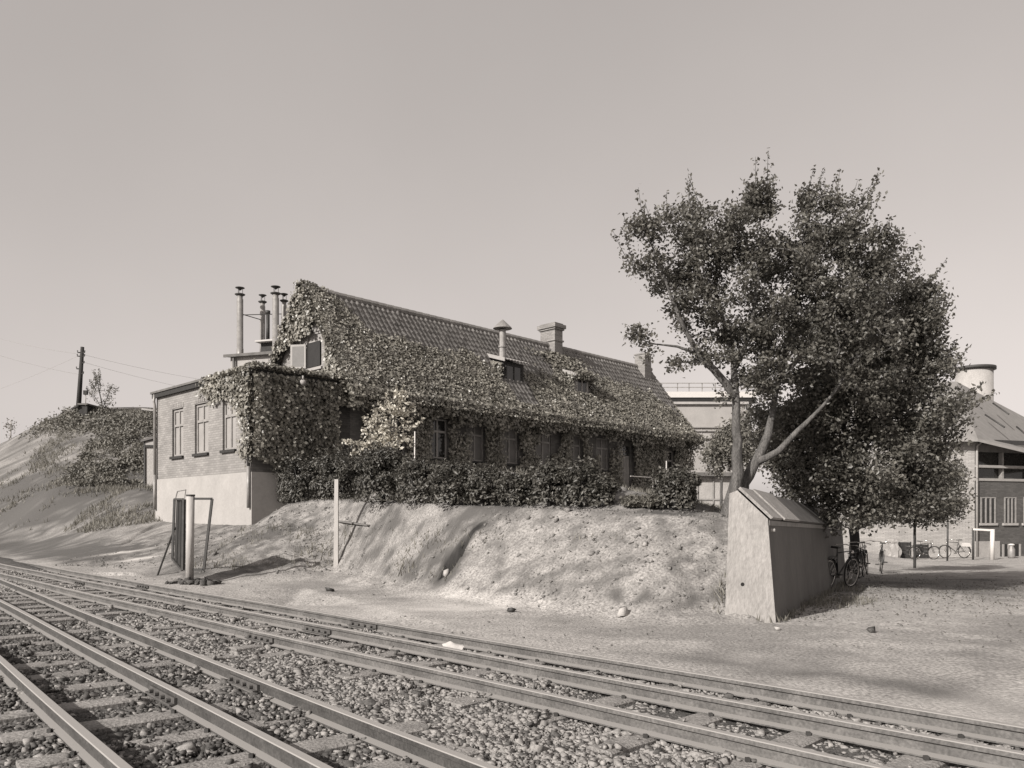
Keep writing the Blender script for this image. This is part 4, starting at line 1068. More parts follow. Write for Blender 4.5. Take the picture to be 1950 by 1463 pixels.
def grow(name, label, cat, limbs, blobs, nclus, nleaf, size, leaf_m, bark_m, seed, shoots=40, spread=.2, group=None, up=.15, shoot_dir=(.25, 0, 1), rtip=.0055):
    """limbs: lists of (point, radius); blobs: (centre, (rx, ry, rz), weight)"""
    r = np.random.default_rng(seed)
    root = thing(name, label, cat, limbs[0][0][0], 0, group)
    pos, par, rad, tubes = [], [], [], []
    for li, limb in enumerate(limbs):
        pts, rs = [Vector(p) for p, _ in limb], [q * (.82 if i_ < 3 else .66) for i_, (_, q) in enumerate(limb)]
        P, R_ = [], []
        for i in range(len(pts) - 1):
            p0, p1, p2, p3 = pts[max(i - 1, 0)], pts[i], pts[i + 1], pts[min(i + 2, len(pts) - 1)]
            n_ = max(2, int((p2 - p1).length / .16))
            for k in range(n_):
                u = k / n_
                P.append(.5 * ((2 * p1) + (p2 - p0) * u + (2 * p0 - 5 * p1 + 4 * p2 - p3) * u * u + (3 * p1 - p0 - 3 * p2 + p3) * u ** 3)); R_.append(rs[i] * (1 - u) + rs[i + 1] * u)
        P.append(pts[-1]); R_.append(rs[-1])
        ids = []
        for p, q in zip(P, R_):
            p = p + Vector(r.normal(0, q * .10, 3))
            if ids: pa = ids[-1]
            elif pos: pa = int(np.argmin(np.linalg.norm(np.array(pos) - np.array(p), axis=1)))
            else: pa = -1
            pos.append(np.array(p)); par.append(pa); rad.append(q); ids.append(len(pos) - 1)
        tubes.append((ids, True))
    nauth = len(pos)
    w = np.array([b_[2] * b_[1][0] * b_[1][1] * b_[1][2] for b_ in blobs]) ** (2 / 3); w = w / w.sum()
    pk = r.choice(len(blobs), nclus, p=w)
    d = sph(nclus) * (r.random((nclus, 1)) ** .38)
    C = np.array([blobs[i][0] for i in pk]) + d * np.array([blobs[i][1] for i in pk])
    A = np.array(pos)
    dist = np.array([np.linalg.norm(A - c, axis=1).min() for c in C])
    ends = []
    for ci in np.argsort(dist):
        c = C[ci]; A = np.array(pos); dv = c - A; dd = np.linalg.norm(dv, axis=1)
        cost = dd + .5 * np.maximum(0, -dv[:, 2]) + .12 * (np.arange(len(A)) >= nauth)
        j = int(np.argmin(cost)); L = dd[j]
        if L < .06: ends.append((j, j)); continue
        pd = A[j] - A[par[j]] if par[j] >= 0 else np.array([0, 0, 1.]); pd = pd / (np.linalg.norm(pd) + 1e-9)
        ctl = A[j] + pd * L * .35 + np.array([0, 0, .08 * L]) + r.normal(0, .06 * L, 3)
        n_ = max(2, int(L / .14)); ids = [j]
        for k in range(1, n_ + 1):
            u = k / n_; p = (1 - u) ** 2 * A[j] + 2 * u * (1 - u) * ctl + u * u * c
            pos.append(p); par.append(ids[-1]); rad.append(0); ids.append(len(pos) - 1)
        tubes.append((ids, False)); ends.append((ids[len(ids) // 2], ids[-1]))
    cnt = np.zeros(len(pos))
    for a, e in ends: cnt[e] += 1
    for i in range(len(pos) - 1, -1, -1):
        if par[i] >= 0: cnt[par[i]] += cnt[i]
    rr = [max(rad[i], rtip * max(cnt[i], 1) ** .5) if i >= nauth else rad[i] for i in range(len(pos))]
    mb = MB()
    for ids, auth in tubes:
        rs = [rr[i] for i in ids]
        if not auth: rs[0] = min(rs[0], rs[1] * 1.2)
        mb.tube([pos[i] for i in ids], rs, 9 if auth else (5 if rs[0] > .012 else 3), cap=auth)
    mb.build('trunk', bark_m, root, True, world=True)
    LC, LN = [], []
    per = max(4, nleaf // max(1, len(ends)))
    for a, e in ends:
        n_ = int(per * r.uniform(.5, 1.5))
        u = r.random((n_, 1)); p = pos[a] * (1 - u) + pos[e] * u + r.normal(0, spread, (n_, 3)) * np.array([1, 1, .75])
        LC.append(p); LN.append(r.normal(0, .8, (n_, 3)) + UP * .5)
    ctr = np.mean([pos[e] for _, e in ends], axis=0)
    out = sorted(ends, key=lambda t: -np.dot(pos[t[1]] - ctr, np.array([shoot_dir[0], 0, 1.0])) - 1.2 * abs(pos[t[1]][0] - ctr[0]) * .6)[:shoots * 3]
    tw = MB()
    for q in r.permutation(len(out))[:shoots]:
        p = pos[out[q][1]]; dr = (p - ctr); dr = dr / np.linalg.norm(dr) * .8 + np.array(shoot_dir) * .8 + r.normal(0, .2, 3); dr = dr / np.linalg.norm(dr)
        L = r.uniform(.22, .6); n_ = int(L / .03)
        u = np.linspace(.05, 1, n_)[:, None]; pts = p + dr * u * L + np.array([0, 0, .12]) * u * u
        tw.tube([p, pts[n_ // 2], pts[-1]], [.009, .006, .003], 3, cap=False)
        LC.append(np.repeat(pts, 2, 0) + r.normal(0, .035, (2 * n_, 3))); LN.append(r.normal(0, 1, (2 * n_, 3)) + UP * .3)
    if tw.v: tw.build('shoot', bark_m, root, True, world=True)['kind'] = 'stuff'
    LC, LN = np.concatenate(LC), np.concatenate(LN)
    leaves('crown', LC, LN, size, leaf_m, root, asp=.62, fold=.14)
    return root
def bl(px, py, rx, ry, Y, dy=None, w=1.0):
    c = at(px, py, Y); k = Y / F
    return (np.array(c), (rx * k, dy if dy else (rx + ry) * .5 * k, ry * k), w)
def L_(*a): return [(at(px, py, Y), r) for px, py, Y, r in a]
g0_ = hit(1384, 978)
TY = 14.6
t1_limbs = [
    L_((1376, 1000, TY, .17), (1398, 938, TY, .15), (1404, 880, TY, .125), (1402, 800, TY, .115), (1400, 745, TY, .11), (1396, 690, TY, .085), (1378, 615, TY + .1, .06), (1362, 540, TY + .2, .045), (1375, 460, TY + .3, .03), (1400, 410, TY + .3, .015)),
    L_((1400, 760, TY, .09), (1370, 715, TY - .1, .085), (1335, 680, TY - .2, .075), (1310, 640, TY - .3, .06), (1288, 590, TY - .4, .05), (1262, 520, TY - .4, .035), (1240, 465, TY - .4, .022), (1222, 430, TY - .4, .01)),
    L_((1300, 625, TY - .3, .05), (1285, 540, TY, .035), (1320, 470, TY + .2, .025), (1330, 410, TY + .3, .012)),
    L_((1388, 985, TY + .25, .14), (1425, 905, TY + .25, .13), (1455, 850, TY + .3, .11), (1470, 790, TY + .3, .09), (1478, 740, TY + .3, .08), (1500, 660, TY + .5, .06), (1520, 570, TY + .6, .045), (1530, 470, TY + .6, .03), (1540, 400, TY + .6, .014)),
    L_((1440, 880, TY + .25, .09), (1480, 860, TY + .1, .075), (1520, 820, TY + .0, .06), (1570, 770, TY - .1, .045), (1620, 700, TY - .1, .03), (1660, 620, TY, .015)),
    L_((1402, 700, TY, .07), (1425, 640, TY - .3, .05), (1440, 560, TY - .4, .035), (1450, 450, TY - .4, .02), (1440, 395, TY - .4, .01)),
    L_((1484, 720, TY + .3, .06), (1540, 660, TY + .4, .045), (1590, 560, TY + .4, .03), (1610, 450, TY + .3, .018), (1600, 410, TY + .3, .01)),
    L_((1330, 676, TY - .2, .04), (1290, 660, TY - .3, .028), (1245, 655, TY - .3, .015), (1205, 640, TY - .3, .007)),
    L_((1345, 690, TY - .2, .035), (1310, 690, TY, .02), (1270, 690, TY, .01)),
]
t1_blobs = [bl(1235, 440, 42, 22, TY - .4, .5, .8), bl(1212, 505, 20, 16, TY - .4, .3, .8), bl(1300, 440, 60, 40, TY, .9), bl(1328, 400, 20, 30, TY + .2, .4), bl(1385, 452, 75, 45, TY, 1.1), bl(1437, 385, 34, 36, TY - .2, .5),
    bl(1290, 520, 70, 45, TY, .9, .9), bl(1380, 520, 90, 60, TY, 1.2, .8), bl(1420, 600, 95, 60, TY, 1.2, .95), bl(1500, 500, 85, 85, TY + .4, 1.3), bl(1540, 395, 28, 40, TY + .5, .5), bl(1590, 425, 52, 50, TY + .4, .9), bl(1610, 480, 70, 60, TY + .3, 1.0), bl(1550, 600, 110, 80, TY + .3, 1.4),
    bl(1650, 540, 55, 55, TY + .2, .9), bl(1240, 645, 48, 20, TY - .3, .4, .7), bl(1265, 692, 45, 18, TY, .4, .8), bl(1320, 590, 50, 50, TY - .2, .7, .8), bl(1500, 700, 80, 40, TY, 1.0, .8), bl(1450, 735, 50, 28, TY - .1, .6, .7), bl(1640, 680, 80, 70, TY, 1.1), bl(1350, 770, 26, 22, TY, .3, .4), bl(1400, 690, 60, 45, TY - .2, .8, .8), bl(1340, 660, 45, 35, TY, .6, .6), bl(1450, 640, 60, 50, TY, .9, .9), bl(1470, 830, 40, 40, TY + .9, .5, .7), bl(1690, 470, 20, 20, TY + .2, .3, .7)]
grow('broadleaf_tree', 'leaning open-crowned tree with pale forked trunk on the bank behind the concrete shelter', 'tree', t1_limbs, t1_blobs, 740, 50000, .072, M['leaf'], M['bark'], 4, shoots=70, spread=.10)
Y2 = 16.6
t2_limbs = [L_((1628, 1098, 22.6, .17), (1627, 1000, 22.0, .16), (1625, 900, 20.4, .15), (1635, 800, 18.4, .12), (1650, 680, Y2 + .2, .08), (1670, 560, Y2, .04), (1690, 470, Y2, .015)),
    L_((1627, 880, 20.0, .1), (1680, 800, Y2, .07), (1730, 720, Y2 - .3, .05), (1770, 620, Y2 - .4, .025), (1770, 560, Y2 - .4, .01)),
    L_((1630, 860, 19.6, .09), (1590, 780, Y2, .07), (1560, 680, Y2, .05), (1550, 600, Y2, .02)),
    L_((1632, 820, 18.8, .08), (1700, 840, Y2 - .6, .05), (1770, 850, Y2 - 1, .03), (1785, 870, Y2 - 1, .012)),
    L_((1628, 930, 20.8, .07), (1580, 890, Y2, .05), (1530, 870, Y2 + .3, .025), (1500, 870, Y2 + .5, .012)),
    L_((1628, 900, 20.4, .07), (1690, 930, Y2 - .3, .045), (1750, 950, Y2 - .6, .025), (1790, 975, Y2 - .7, .01))]
t2_blobs = [bl(1620, 650, 110, 110, Y2, 1.7), bl(1700, 620, 80, 80, Y2, 1.4), bl(1745, 640, 52, 60, Y2 - .2, 1.0), bl(1762, 715, 42, 60, Y2 - .3, .8), bl(1720, 760, 95, 90, Y2 - .5, 1.8), bl(1600, 790, 110, 90, Y2, 1.8), bl(1762, 830, 48, 70, Y2 - .6, 1.0), bl(1690, 890, 110, 70, Y2 - .5, 1.7),
    bl(1570, 890, 80, 60, Y2 + .2, 1.3), bl(1765, 930, 50, 55, Y2 - .6, 1.0), bl(1520, 830, 60, 70, Y2 + .8, 1.0), bl(1700, 950, 70, 35, Y2 - .4, 1.2, .8), bl(1640, 960, 70, 40, Y2, 1.2, .7), bl(1700, 520, 45, 45, Y2, .7), bl(1745, 560, 24, 30, Y2 - .2, .4), bl(1560, 750, 70, 70, Y2, 1.3), bl(1500, 890, 50, 55, Y2 + 1.2, 1.0, 1.2), bl(1470, 800, 45, 60, Y2 + 1.2, 1.0), bl(1560, 930, 60, 40, Y2 + .8, 1.0, 1.2), bl(1610, 985, 50, 28, Y2 + .3, .8)]
grow('broadleaf_tree', 'dense broad tree hanging low over the parked bicycles, rightmost large crown', 'tree', t2_limbs, t2_blobs, 1000, 78000, .082, M['leaf_d'], M['bark_d'], 9, shoots=90, spread=.14, shoot_dir=(.7, 0, .7))
Y3 = 25.5
b3 = flat(1743, 1075, -.3)
t3_limbs = [L_((1742, 1082, Y3, .055), (1742, 1010, Y3, .05), (1744, 960, Y3, .04), (1750, 900, Y3, .02)), L_((1743, 980, Y3, .03), (1700, 955, Y3, .02), (1670, 950, Y3, .008)), L_((1743, 975, Y3, .03), (1790, 965, Y3, .02), (1830, 960, Y3, .008))]
t3_blobs = [bl(1745, 950, 60, 45, Y3, 1.2), bl(1690, 970, 45, 35, Y3, .9), bl(1780, 965, 45, 35, Y3, .9), bl(1795, 905, 26, 45, Y3, .8, .7)]
grow('broadleaf_tree', 'slim young tree with a thin stem in front of the pale brick gable', 'tree', t3_limbs, t3_blobs, 260, 15000, .10, M['leaf_d'], M['bark_d'], 12, shoots=10, spread=.2)
Yp = 24.6
bp_ = at(745, 870, Yp); gzp = gz(bp_.x, bp_.y)
base = Vector((bp_.x, bp_.y, gzp - .05))
pl = [[(base, .05), (at(746, 880, Yp), .04), (at(744, 830, Yp), .03), (at(742, 770, Yp), .012)], L_((745, 850, Yp, .025), (770, 810, Yp, .016), (792, 786, Yp, .006)), L_((745, 850, Yp, .025), (720, 820, Yp, .015), (708, 790, Yp, .006))]
pb = [bl(742, 800, 40, 26, Yp - .2, .4), bl(770, 795, 26, 22, Yp - .2, .3, .8), bl(722, 815, 30, 22, Yp - .2, .3), bl(748, 770, 22, 16, Yp - .2, .25, .7), bl(760, 830, 40, 22, Yp - .2, .4), bl(700, 845, 35, 18, Yp - .3, .3, .6)]
grow('young_tree', 'pale-leaved young tree standing out against the dark ivy wall', 'tree', pl, pb, 46, 900, .12, M['brightleaf'], M['bark'], 15, shoots=26, spread=.13, shoot_dir=(.15, 0, .5))
# foliage and trees farther off
Yb = 33
gb = at(1372, 990, Yb)
grow('small_tree', 'small bushy tree behind the low garage, left of the leaning trunk', 'tree', [L_((1374, 985, Yb, .08), (1374, 920, Yb, .07), (1378, 850, Yb, .02)), L_((1374, 910, Yb, .04), (1352, 870, Yb, .01))], [bl(1368, 860, 34, 36, Yb, .9), bl(1392, 850, 30, 40, Yb, .9), bl(1352, 880, 20, 22, Yb, .5), bl(1420, 840, 40, 60, Yb, 1.2)], 120, 6000, .13, M['scrub'], M['bark'], 21, shoots=6, spread=.2)
Yh = 47
grow('bare_tree', 'small sparse tree on the hilltop beside the utility pole', 'tree', [L_((195, 800, Yh, .06), (194, 770, Yh, .05), (188, 740, Yh, .03), (185, 718, Yh, .01)), L_((194, 780, Yh, .04), (205, 755, Yh, .025), (212, 736, Yh, .01)), L_((193, 776, Yh, .03), (180, 755, Yh, .02), (173, 742, Yh, .008))],
     [bl(185, 732, 14, 16, Yh, .5), bl(207, 745, 14, 16, Yh, .5), bl(178, 752, 10, 12, Yh, .4), bl(212, 765, 8, 10, Yh, .3), bl(196, 770, 16, 12, Yh, .4)], 80, 500, .10, M['scrub'], M['bark'], 23, shoots=14, spread=.14, rtip=.009)
Yq = 85
grow('distant_tree', 'tiny faint tree at the far left edge beyond the hill', 'tree', [L_((20, 872, Yq, .12), (20, 830, Yq, .1), (21, 800, Yq, .03))], [bl(20, 812, 9, 12, Yq, .6), bl(22, 835, 7, 12, Yq, .5)], 24, 160, .2, M['grass'], M['stake'], 25, shoots=0, spread=.25, rtip=.015)  # pale grass and whitewash colours imitate haze on this tree

# scrub on the hill (too dense to count)
def scrub(name, polys, step, per, size, mt, lift, label):
    C = []
    for poly, dens in polys:
        xs = [p[0] for p in poly]; ys = [p[1] for p in poly]
        gx, gy = np.meshgrid(np.arange(min(xs), max(xs), step), np.arange(min(ys), max(ys), step)); gx, gy = gx.ravel().astype(float), gy.ravel().astype(float)
        k = inpoly(gx, gy, poly)
        for px, py in zip(gx[k], gy[k]):
            c = hit0(px, py, smooth_z); kk = c.y / F * step
            n_ = int(per * dens)
            p = np.column_stack([c.x + RNG.normal(0, kk * .9, n_), c.y + RNG.normal(0, kk * 1.8, n_)])
            C.append(p)
    C = np.concatenate(C); hh = np.clip(fbm(C[:, 0] * .9, C[:, 1] * .9, 4, 61) + .22, 0, 1)
    k = RNG.random(len(C)) < np.clip(hh * 5 - .55, .04, 1); C, hh = C[k], hh[k]
    z = ground_z(C[:, 0], C[:, 1]) + RNG.random(len(C)) ** 1.5 * hh * lift
    tag(leaves(name, np.column_stack([C, z]), RNG.normal(0, .7, (len(C), 3)) + UP * .4 + np.array([0, -.5, 0]), size, mt, asp=.6), label, None, None, 'stuff')
scrub('scrub', [([(105, 800), (135, 784), (300, 782), (302, 826), (180, 824), (130, 822)], 1.0), ([(180, 834), (290, 836), (290, 928), (120, 926), (150, 880)], 1.0), ([(40, 822), (100, 800), (110, 815), (60, 830)], .35)], 7, 75, .15, M['scrub'], 1.1, 'rough scrub covering the top and the cut face of the hill')
# short grass on the plateau edge and tufts on the bank
n_ = 90000
P = np.column_stack([RNG.uniform(-9, 9, n_), RNG.uniform(12, 34, n_)])
sz = smooth_z(P[:, 0], P[:, 1]); s_ = (P[:, 0] - HK.x) * HA[0] + (P[:, 1] - HK.y) * HA[1]; t_ = (P[:, 0] - HK.x) * HB[0] + (P[:, 1] - HK.y) * HB[1]
m_ = (t_ < -.2) & ((s_ > 1.2) | (sz < 1.2)) & (np.abs(P[:, 0] / P[:, 1]) < .5)
f_ = fbm(P[:, 0] * .8, P[:, 1] * .8, 4, 71)
k = m_ & (((sz > 1.55) & (RNG.random(n_) < .8)) | ((sz > .2) & (f_ > .07) & (P[:, 0] > -8) & (RNG.random(n_) < .6)))
P = P[k]; z = ground_z(P[:, 0], P[:, 1]); n_ = len(P)
hgt = RNG.uniform(.03, .10, n_) * (1 + 9 * np.clip(f_[k] - .12, 0, .3)); a = RNG.uniform(0, 6.28, n_); wd = .006 + hgt * .05
ln = RNG.normal(0, .35, (n_, 2)) * hgt[:, None]
V = np.empty((n_, 3, 3)); V[:, 0] = np.column_stack([P[:, 0] - np.cos(a) * wd, P[:, 1] - np.sin(a) * wd, z - .01]); V[:, 1] = np.column_stack([P[:, 0] + np.cos(a) * wd, P[:, 1] + np.sin(a) * wd, z - .01]); V[:, 2] = np.column_stack([P + ln, z + hgt])
Ph = np.column_stack([RNG.uniform(-28, -9, 70000), RNG.uniform(28, 48, 70000)]); fh = fbm(Ph[:, 0] * .6, Ph[:, 1] * .6, 4, 73); kh = (fh + RNG.normal(0, .06, len(Ph)) > .02) & (smooth_z(Ph[:, 0], Ph[:, 1]) > .9); Ph = Ph[kh]; nh = len(Ph)
zh = ground_z(Ph[:, 0], Ph[:, 1]); hh_ = RNG.uniform(.06, .24, nh); ah = RNG.uniform(0, 6.28, nh); wh = .012 + hh_ * .06; lh = RNG.normal(0, .4, (nh, 2)) * hh_[:, None]
Vh = np.empty((nh, 3, 3)); Vh[:, 0] = np.column_stack([Ph[:, 0] - np.cos(ah) * wh, Ph[:, 1] - np.sin(ah) * wh, zh - .01]); Vh[:, 1] = np.column_stack([Ph[:, 0] + np.cos(ah) * wh, Ph[:, 1] + np.sin(ah) * wh, zh - .01]); Vh[:, 2] = np.column_stack([Ph + lh, zh + hh_])
V = np.concatenate([V, Vh]); n_ = len(V)
tag(npmesh('grass', V.reshape(-1, 3), np.arange(n_ * 3).reshape(-1, 3), M['grass']), 'short dry grass along the top of the bank', None, None, 'stuff')
Pw = [Vector((front[0] + (front[1] - front[0]) * k)) + Vector((RNG.normal(0, .03), -.06 + RNG.normal(0, .04), 0)) for k in RNG.random(6)] + [front[1] + E_ * (k * LEN) + Vector((.08 + RNG.normal(0, .05), 0, 0)) for k in RNG.random(420)] + [front[0] + E_ * (k * 3) + Vector((-.12 + RNG.normal(0, .06), 0, 0)) for k in RNG.random(160)]
Pw = np.array([(p.x, p.y) for p in Pw]); nw = len(Pw); zw = ground_z(Pw[:, 0], Pw[:, 1]); hw_ = RNG.uniform(.04, .17, nw); aw = RNG.uniform(0, 6.28, nw); ww = .007 + hw_ * .06; lw_2 = RNG.normal(0, .45, (nw, 2)) * hw_[:, None]
Vw2 = np.empty((nw, 3, 3)); Vw2[:, 0] = np.column_stack([Pw[:, 0] - np.cos(aw) * ww, Pw[:, 1] - np.sin(aw) * ww, zw - .01]); Vw2[:, 1] = np.column_stack([Pw[:, 0] + np.cos(aw) * ww, Pw[:, 1] + np.sin(aw) * ww, zw - .01]); Vw2[:, 2] = np.column_stack([Pw + lw_2, zw + hw_])
tag(npmesh('weeds', Vw2.reshape(-1, 3), np.arange(nw * 3).reshape(-1, 3), M['scrub']), 'sparse weeds along the foot of the concrete shelter', None, None, 'stuff')
# fallen leaves under the trees
n_ = 3500
P = np.column_stack([RNG.normal(8.5, 2.6, n_), RNG.normal(18, 3.6, n_)]); sd = (P[:, 0] - B0.x) * E_.y - (P[:, 1] - B0.y) * E_.x
P = P[sd > .1]; tag(leaves('fallen_leaves', np.column_stack([P, ground_z(P[:, 0], P[:, 1]) + .02]), RNG.normal(0, .35, (len(P), 3)) + UP, .04, M['leaf']), 'fallen leaves on the yard under the trees', None, None, 'stuff')
# ------------------------------------------------------------------ posts and small things on the bank
sp0 = flat(366, 1106, .06); sp0.z = gz(sp0.x, sp0.y)
sk = sp0.y / F
post = thing('signal_post', 'thick round post carrying a dark slatted board and an empty iron frame beside the tracks', 'signal post', sp0)
def S(px, py, dy=0): return at(px, py, sp0.y + dy)
MB().tube([S(361, 1112), S(363, 944)], .085, 16).build('post', M['stake'], post, True, world=True)
MB().tube([S(363, 945), S(363, 942)], .095, 16).build('post_cap', M['iron'], post, True, world=True)
P_ = [S(351, 951, -.05), S(334, 951, .3), S(330, 1064, .3), S(349, 1086, -.05)]
th = Vector((.035, .012, 0))
bd = MB()
for k in range(6):
    u0, u1 = k / 6, (k + .93) / 6
    a, b_ = P_[0].lerp(P_[1], u0), P_[0].lerp(P_[1], u1); c, d = P_[3].lerp(P_[2], u1), P_[3].lerp(P_[2], u0)
    j = th * (.5 * (k % 2))
    bd.hexa([d + j, c + j, c + th + j, d + th + j, a + j, b_ + j, b_ + th + j, a + th + j])
bo = bd.build('board', M['tarwood'], post, world=True)
fr_ = MB()
for a, b_ in ((P_[0], P_[1]), (P_[1], P_[2]), (P_[2], P_[3]), (P_[3], P_[0])): fr_.bar(a - th * .5, b_ - th * .5, .045)
fr_.build('board_frame', M['iron'], bo, world=True)
w0, w1 = S(338, 936, .28), S(354, 933, -.05)
MB().tube([P_[1], w0, w1, P_[0]], .012, 6).build('top_wire', M['steel'], post, world=True)
F_ = [S(366, 950), S(404, 950, .0), S(388, 1085, .0), S(366, 1085)]
ff = MB()
for a, b_ in ((F_[0], F_[1]), (F_[1], F_[2]), (F_[2], F_[3])): ff.bar(a, b_, .05)
ff.build('empty_frame', M['iron'], post, world=True)
e = hit(300, 1096)
MB().tube([S(333, 1005, .25), e], .022, 6).build('stay', M['iron'], post, world=True)
n_ = 60
Pq = np.column_stack([RNG.normal(sp0.x + .08, .25, n_), RNG.normal(sp0.y - .1, .2, n_)]); Sq = RNG.uniform(.03, .10, n_)
stones('footing_rubble', np.column_stack([Pq, ground_z(Pq[:, 0], Pq[:, 1]) + .02]), Sq, M['cinder'], post)['kind'] = 'stuff'
c = hit(640, 1077); c.z -= .1
t_ = at(641, 913, c.y)
wp = MB(); x0, y0 = c.x, c.y
wp.hexa([(x0 - .055, y0 - .05, c.z), (x0 + .055, y0 - .05, c.z), (x0 + .055, y0 + .05, c.z), (x0 - .055, y0 + .05, c.z), (t_.x - .045, y0 - .04, t_.z), (t_.x + .045, y0 - .04, t_.z), (t_.x + .045, y0 + .04, t_.z - .02), (t_.x - .045, y0 + .04, t_.z - .02)])
o = wp.build('wooden_post', M['stake']); tag(o, 'whitewashed wooden post standing alone at the foot of the bank', 'post')
def bank_strip(pts, w, label, m_):
    P3 = [hit(*p) + Vector((0, 0, .0)) for p in pts]; o = MB().bar(P3[0], P3[1], w, .03).build('strip', m_); tag(o, label, 'strip')  # flush strip in a darker earth tone
bank_strip(((646, 994), (705, 1002)), .16, 'dark flat plank half buried in the bank, just right of the whitewashed post', M['clod'])
# white poles against the ivy
for px, y0, y1, Y, lab in ((789, 822, 945, 24.3, 'thin white pole in front of the ivy wall, right of the pale young tree'), (1268, 878, 950, 31.5, 'thin white pole behind the conifer bush by the last window')):
    a = at(px, y1, Y); a.z = gz(a.x, a.y); b_ = at(px + 1, y0, Y)
    tag(MB().tube([a, b_], .02, 8).build('garden_pole', M['white'], None, True), lab, 'pole')
# litter
c = flat(862, 1250, .06)
mb = MB(); nx2, ny2 = 10, 5
for i in range(nx2 + 1):
    for j in range(ny2 + 1):
        u, v = i / nx2 - .5, j / ny2 - .5
        mb.v.append((c.x + u * .21 + .012 * math.sin(9 * v), c.y + v * .16, .145 + .006 * math.sin(7 * u + 2) + .07 * v + .004 * math.sin(17 * u + 6 * v) + .012 * math.sin(13 * u * v + 5 * v)))
for i in range(nx2):
    for j in range(ny2): a = i * (ny2 + 1) + j; mb.f.append((a, a + ny2 + 1, a + ny2 + 2, a + 1))
tag(mb.build('paper_sheet', M['paper'], None, True), 'crumpled white sheet of paper lying between the rails of the far track', 'paper')
for i, (px, py, r_, m_, lab) in enumerate(((630, 1127, .09, 'iron', 'dark lump of stone on the ground right of the white post foot'), (972, 1166, .07, 'iron', 'small dark stone at the right end of the pale sand patch'), (848, 1096, .08, 'concrete', 'pale stone at the mouth of the gully'), (1482, 1201, .05, 'concrete', 'small round white stone in front of the concrete shelter'), (1660, 1206, .07, 'cinder', 'dark clod lying on the open yard'), (1228, 1042, .05, 'concrete', 'pale stone halfway up the bank'), (1182, 1172, .10, 'concrete', 'flat pale stone at the foot of the bank'), (612, 1248, .05, 'paper', 'white pebble in the ballast'))):
    c = hit(px, py); o = stones('stone', np.array([[c.x, c.y, c.z + r_ * .4]]), np.array([r_]), M[m_]); tag(o, lab, 'stone')

# ------------------------------------------------------------------ bicycles in the yard
def bicycle(label, loc, rz, lean, group='bicycles parked in the yard', step=False, carrier=None):
    b_ = thing('bicycle', label, 'bicycle', loc, rz, group); b_.rotation_euler = (lean, 0, rz)
    r = .335; X0, X1 = -.54, .54
    for x in (X0, X1):
        w = MB().torus((x, 0, r + .02), r, .019, 26, 6).build('wheel', M['rubber'], b_, True)
        MB().torus((x, 0, r + .02), r - .025, .011, 26, 5).build('rim', M['chrome'], w, True)
        sp_ = MB().tube([(x, -.04, r + .02), (x, .04, r + .02)], .022, 8)
        for k in range(14):
            a = 2 * math.pi * k / 14; sp_.tube([(x, .02 * (-1) ** k, r + .02), (x + (r - .03) * math.cos(a), 0, r + .02 + (r - .03) * math.sin(a))], .0025, 3, cap=False)
        sp_.build('spokes', M['chrome'], w)
    f = MB(); bb, st, hd, hb = (-.1, 0, .31), (-.22, 0, .83), (.36, 0, .86), (.39, 0, .70)
    f.tube([bb, st], .016, 6); f.tube([st, hd] if not step else [(-.16, 0, .55), hb], .015, 6); f.tube([hb, bb], .017, 6); f.tube([hd, hb], .019, 6)
    for s_ in (-1, 1):
        f.tube([(bb[0], .03 * s_, bb[2]), (X0, .05 * s_, r + .02)], .009, 5); f.tube([(st[0] + .01, .02 * s_, st[2] - .06), (X0, .05 * s_, r + .02)], .008, 5)
        f.tube([(hb[0], .02 * s_, hb[2]), (.43, .045 * s_, .62), (X1, .05 * s_, r + .02)], .011, 5)
    f.build('frame', M['black'], b_, True)
    MB().tube([(.36, 0, .86), (.345, 0, .98), (.36, -.12, 1.0), (.30, -.26, .98), (.18, -.28, .97)], .011, 6).tube([(.345, 0, .98), (.36, .12, 1.0), (.30, .26, .98), (.18, .28, .97)], .011, 6).build('handlebar', M['chrome'], b_, True)
    s_ = MB(); s_.tube([(-.22, 0, .83), (-.245, 0, .93)], .012, 6); s_.hexa([(-.38, -.09, .94), (-.12, -.02, .94), (-.12, .02, .94), (-.38, .09, .94), (-.37, -.08, .985), (-.11, -.015, .97), (-.11, .015, .97), (-.37, .08, .985)])
    s_.build('saddle', M['rubber'], b_)
    for x in (X0, X1):
        g = MB(); a0, a1 = (.2, 3.3) if x == X0 else (.55, 2.75); pr = None
        for k in range(15):
            a = a0 + (a1 - a0) * k / 14; p = (x + (r + .04) * math.cos(a), (r + .02) + (r + .04) * math.sin(a))
            if pr: g.quad((pr[0], -.03, pr[1]), (pr[0], .03, pr[1]), (p[0], .03, p[1]), (p[0], -.03, p[1]))
            pr = p
        g.build('mudguard', M['black'], b_)
    MB().tube([(-.1, -.07, .31), (-.1, .07, .31)], .05, 10).tube([(-.1, .07, .31), (.05, .08, .26)], .008, 5).tube([(-.1, -.07, .31), (-.25, -.08, .36)], .008, 5).build('crank', M['steel'], b_)
    MB().box(.0, .1, .07, .17, .245, .275).build('pedal', M['rubber'], b_); MB().box(-.3, -.2, -.17, -.07, .345, .375).build('pedal', M['rubber'], b_)
    k = MB()
    for y in (-.06, 0, .06): k.bar((-.82, y, .74), (-.3, y, .76), .012)
    k.bar((-.82, -.066, .74), (-.82, .066, .74), .012); k.tube([(-.75, -.06, .74), (X0, -.055, r + .02)], .006, 4); k.tube([(-.75, .06, .74), (X0, .055, r + .02)], .006, 4)
    k.build('luggage_rack', M['iron'], b_)
    MB().lathe([(.045, 0), (.05, .03), (.035, .07)], (.44, 0, .80), 10).build('headlamp', M['chrome'], b_, True)
    return b_
BG = 'bicycles parked in the yard'
def gp(px, py):
    return hit(px, py)
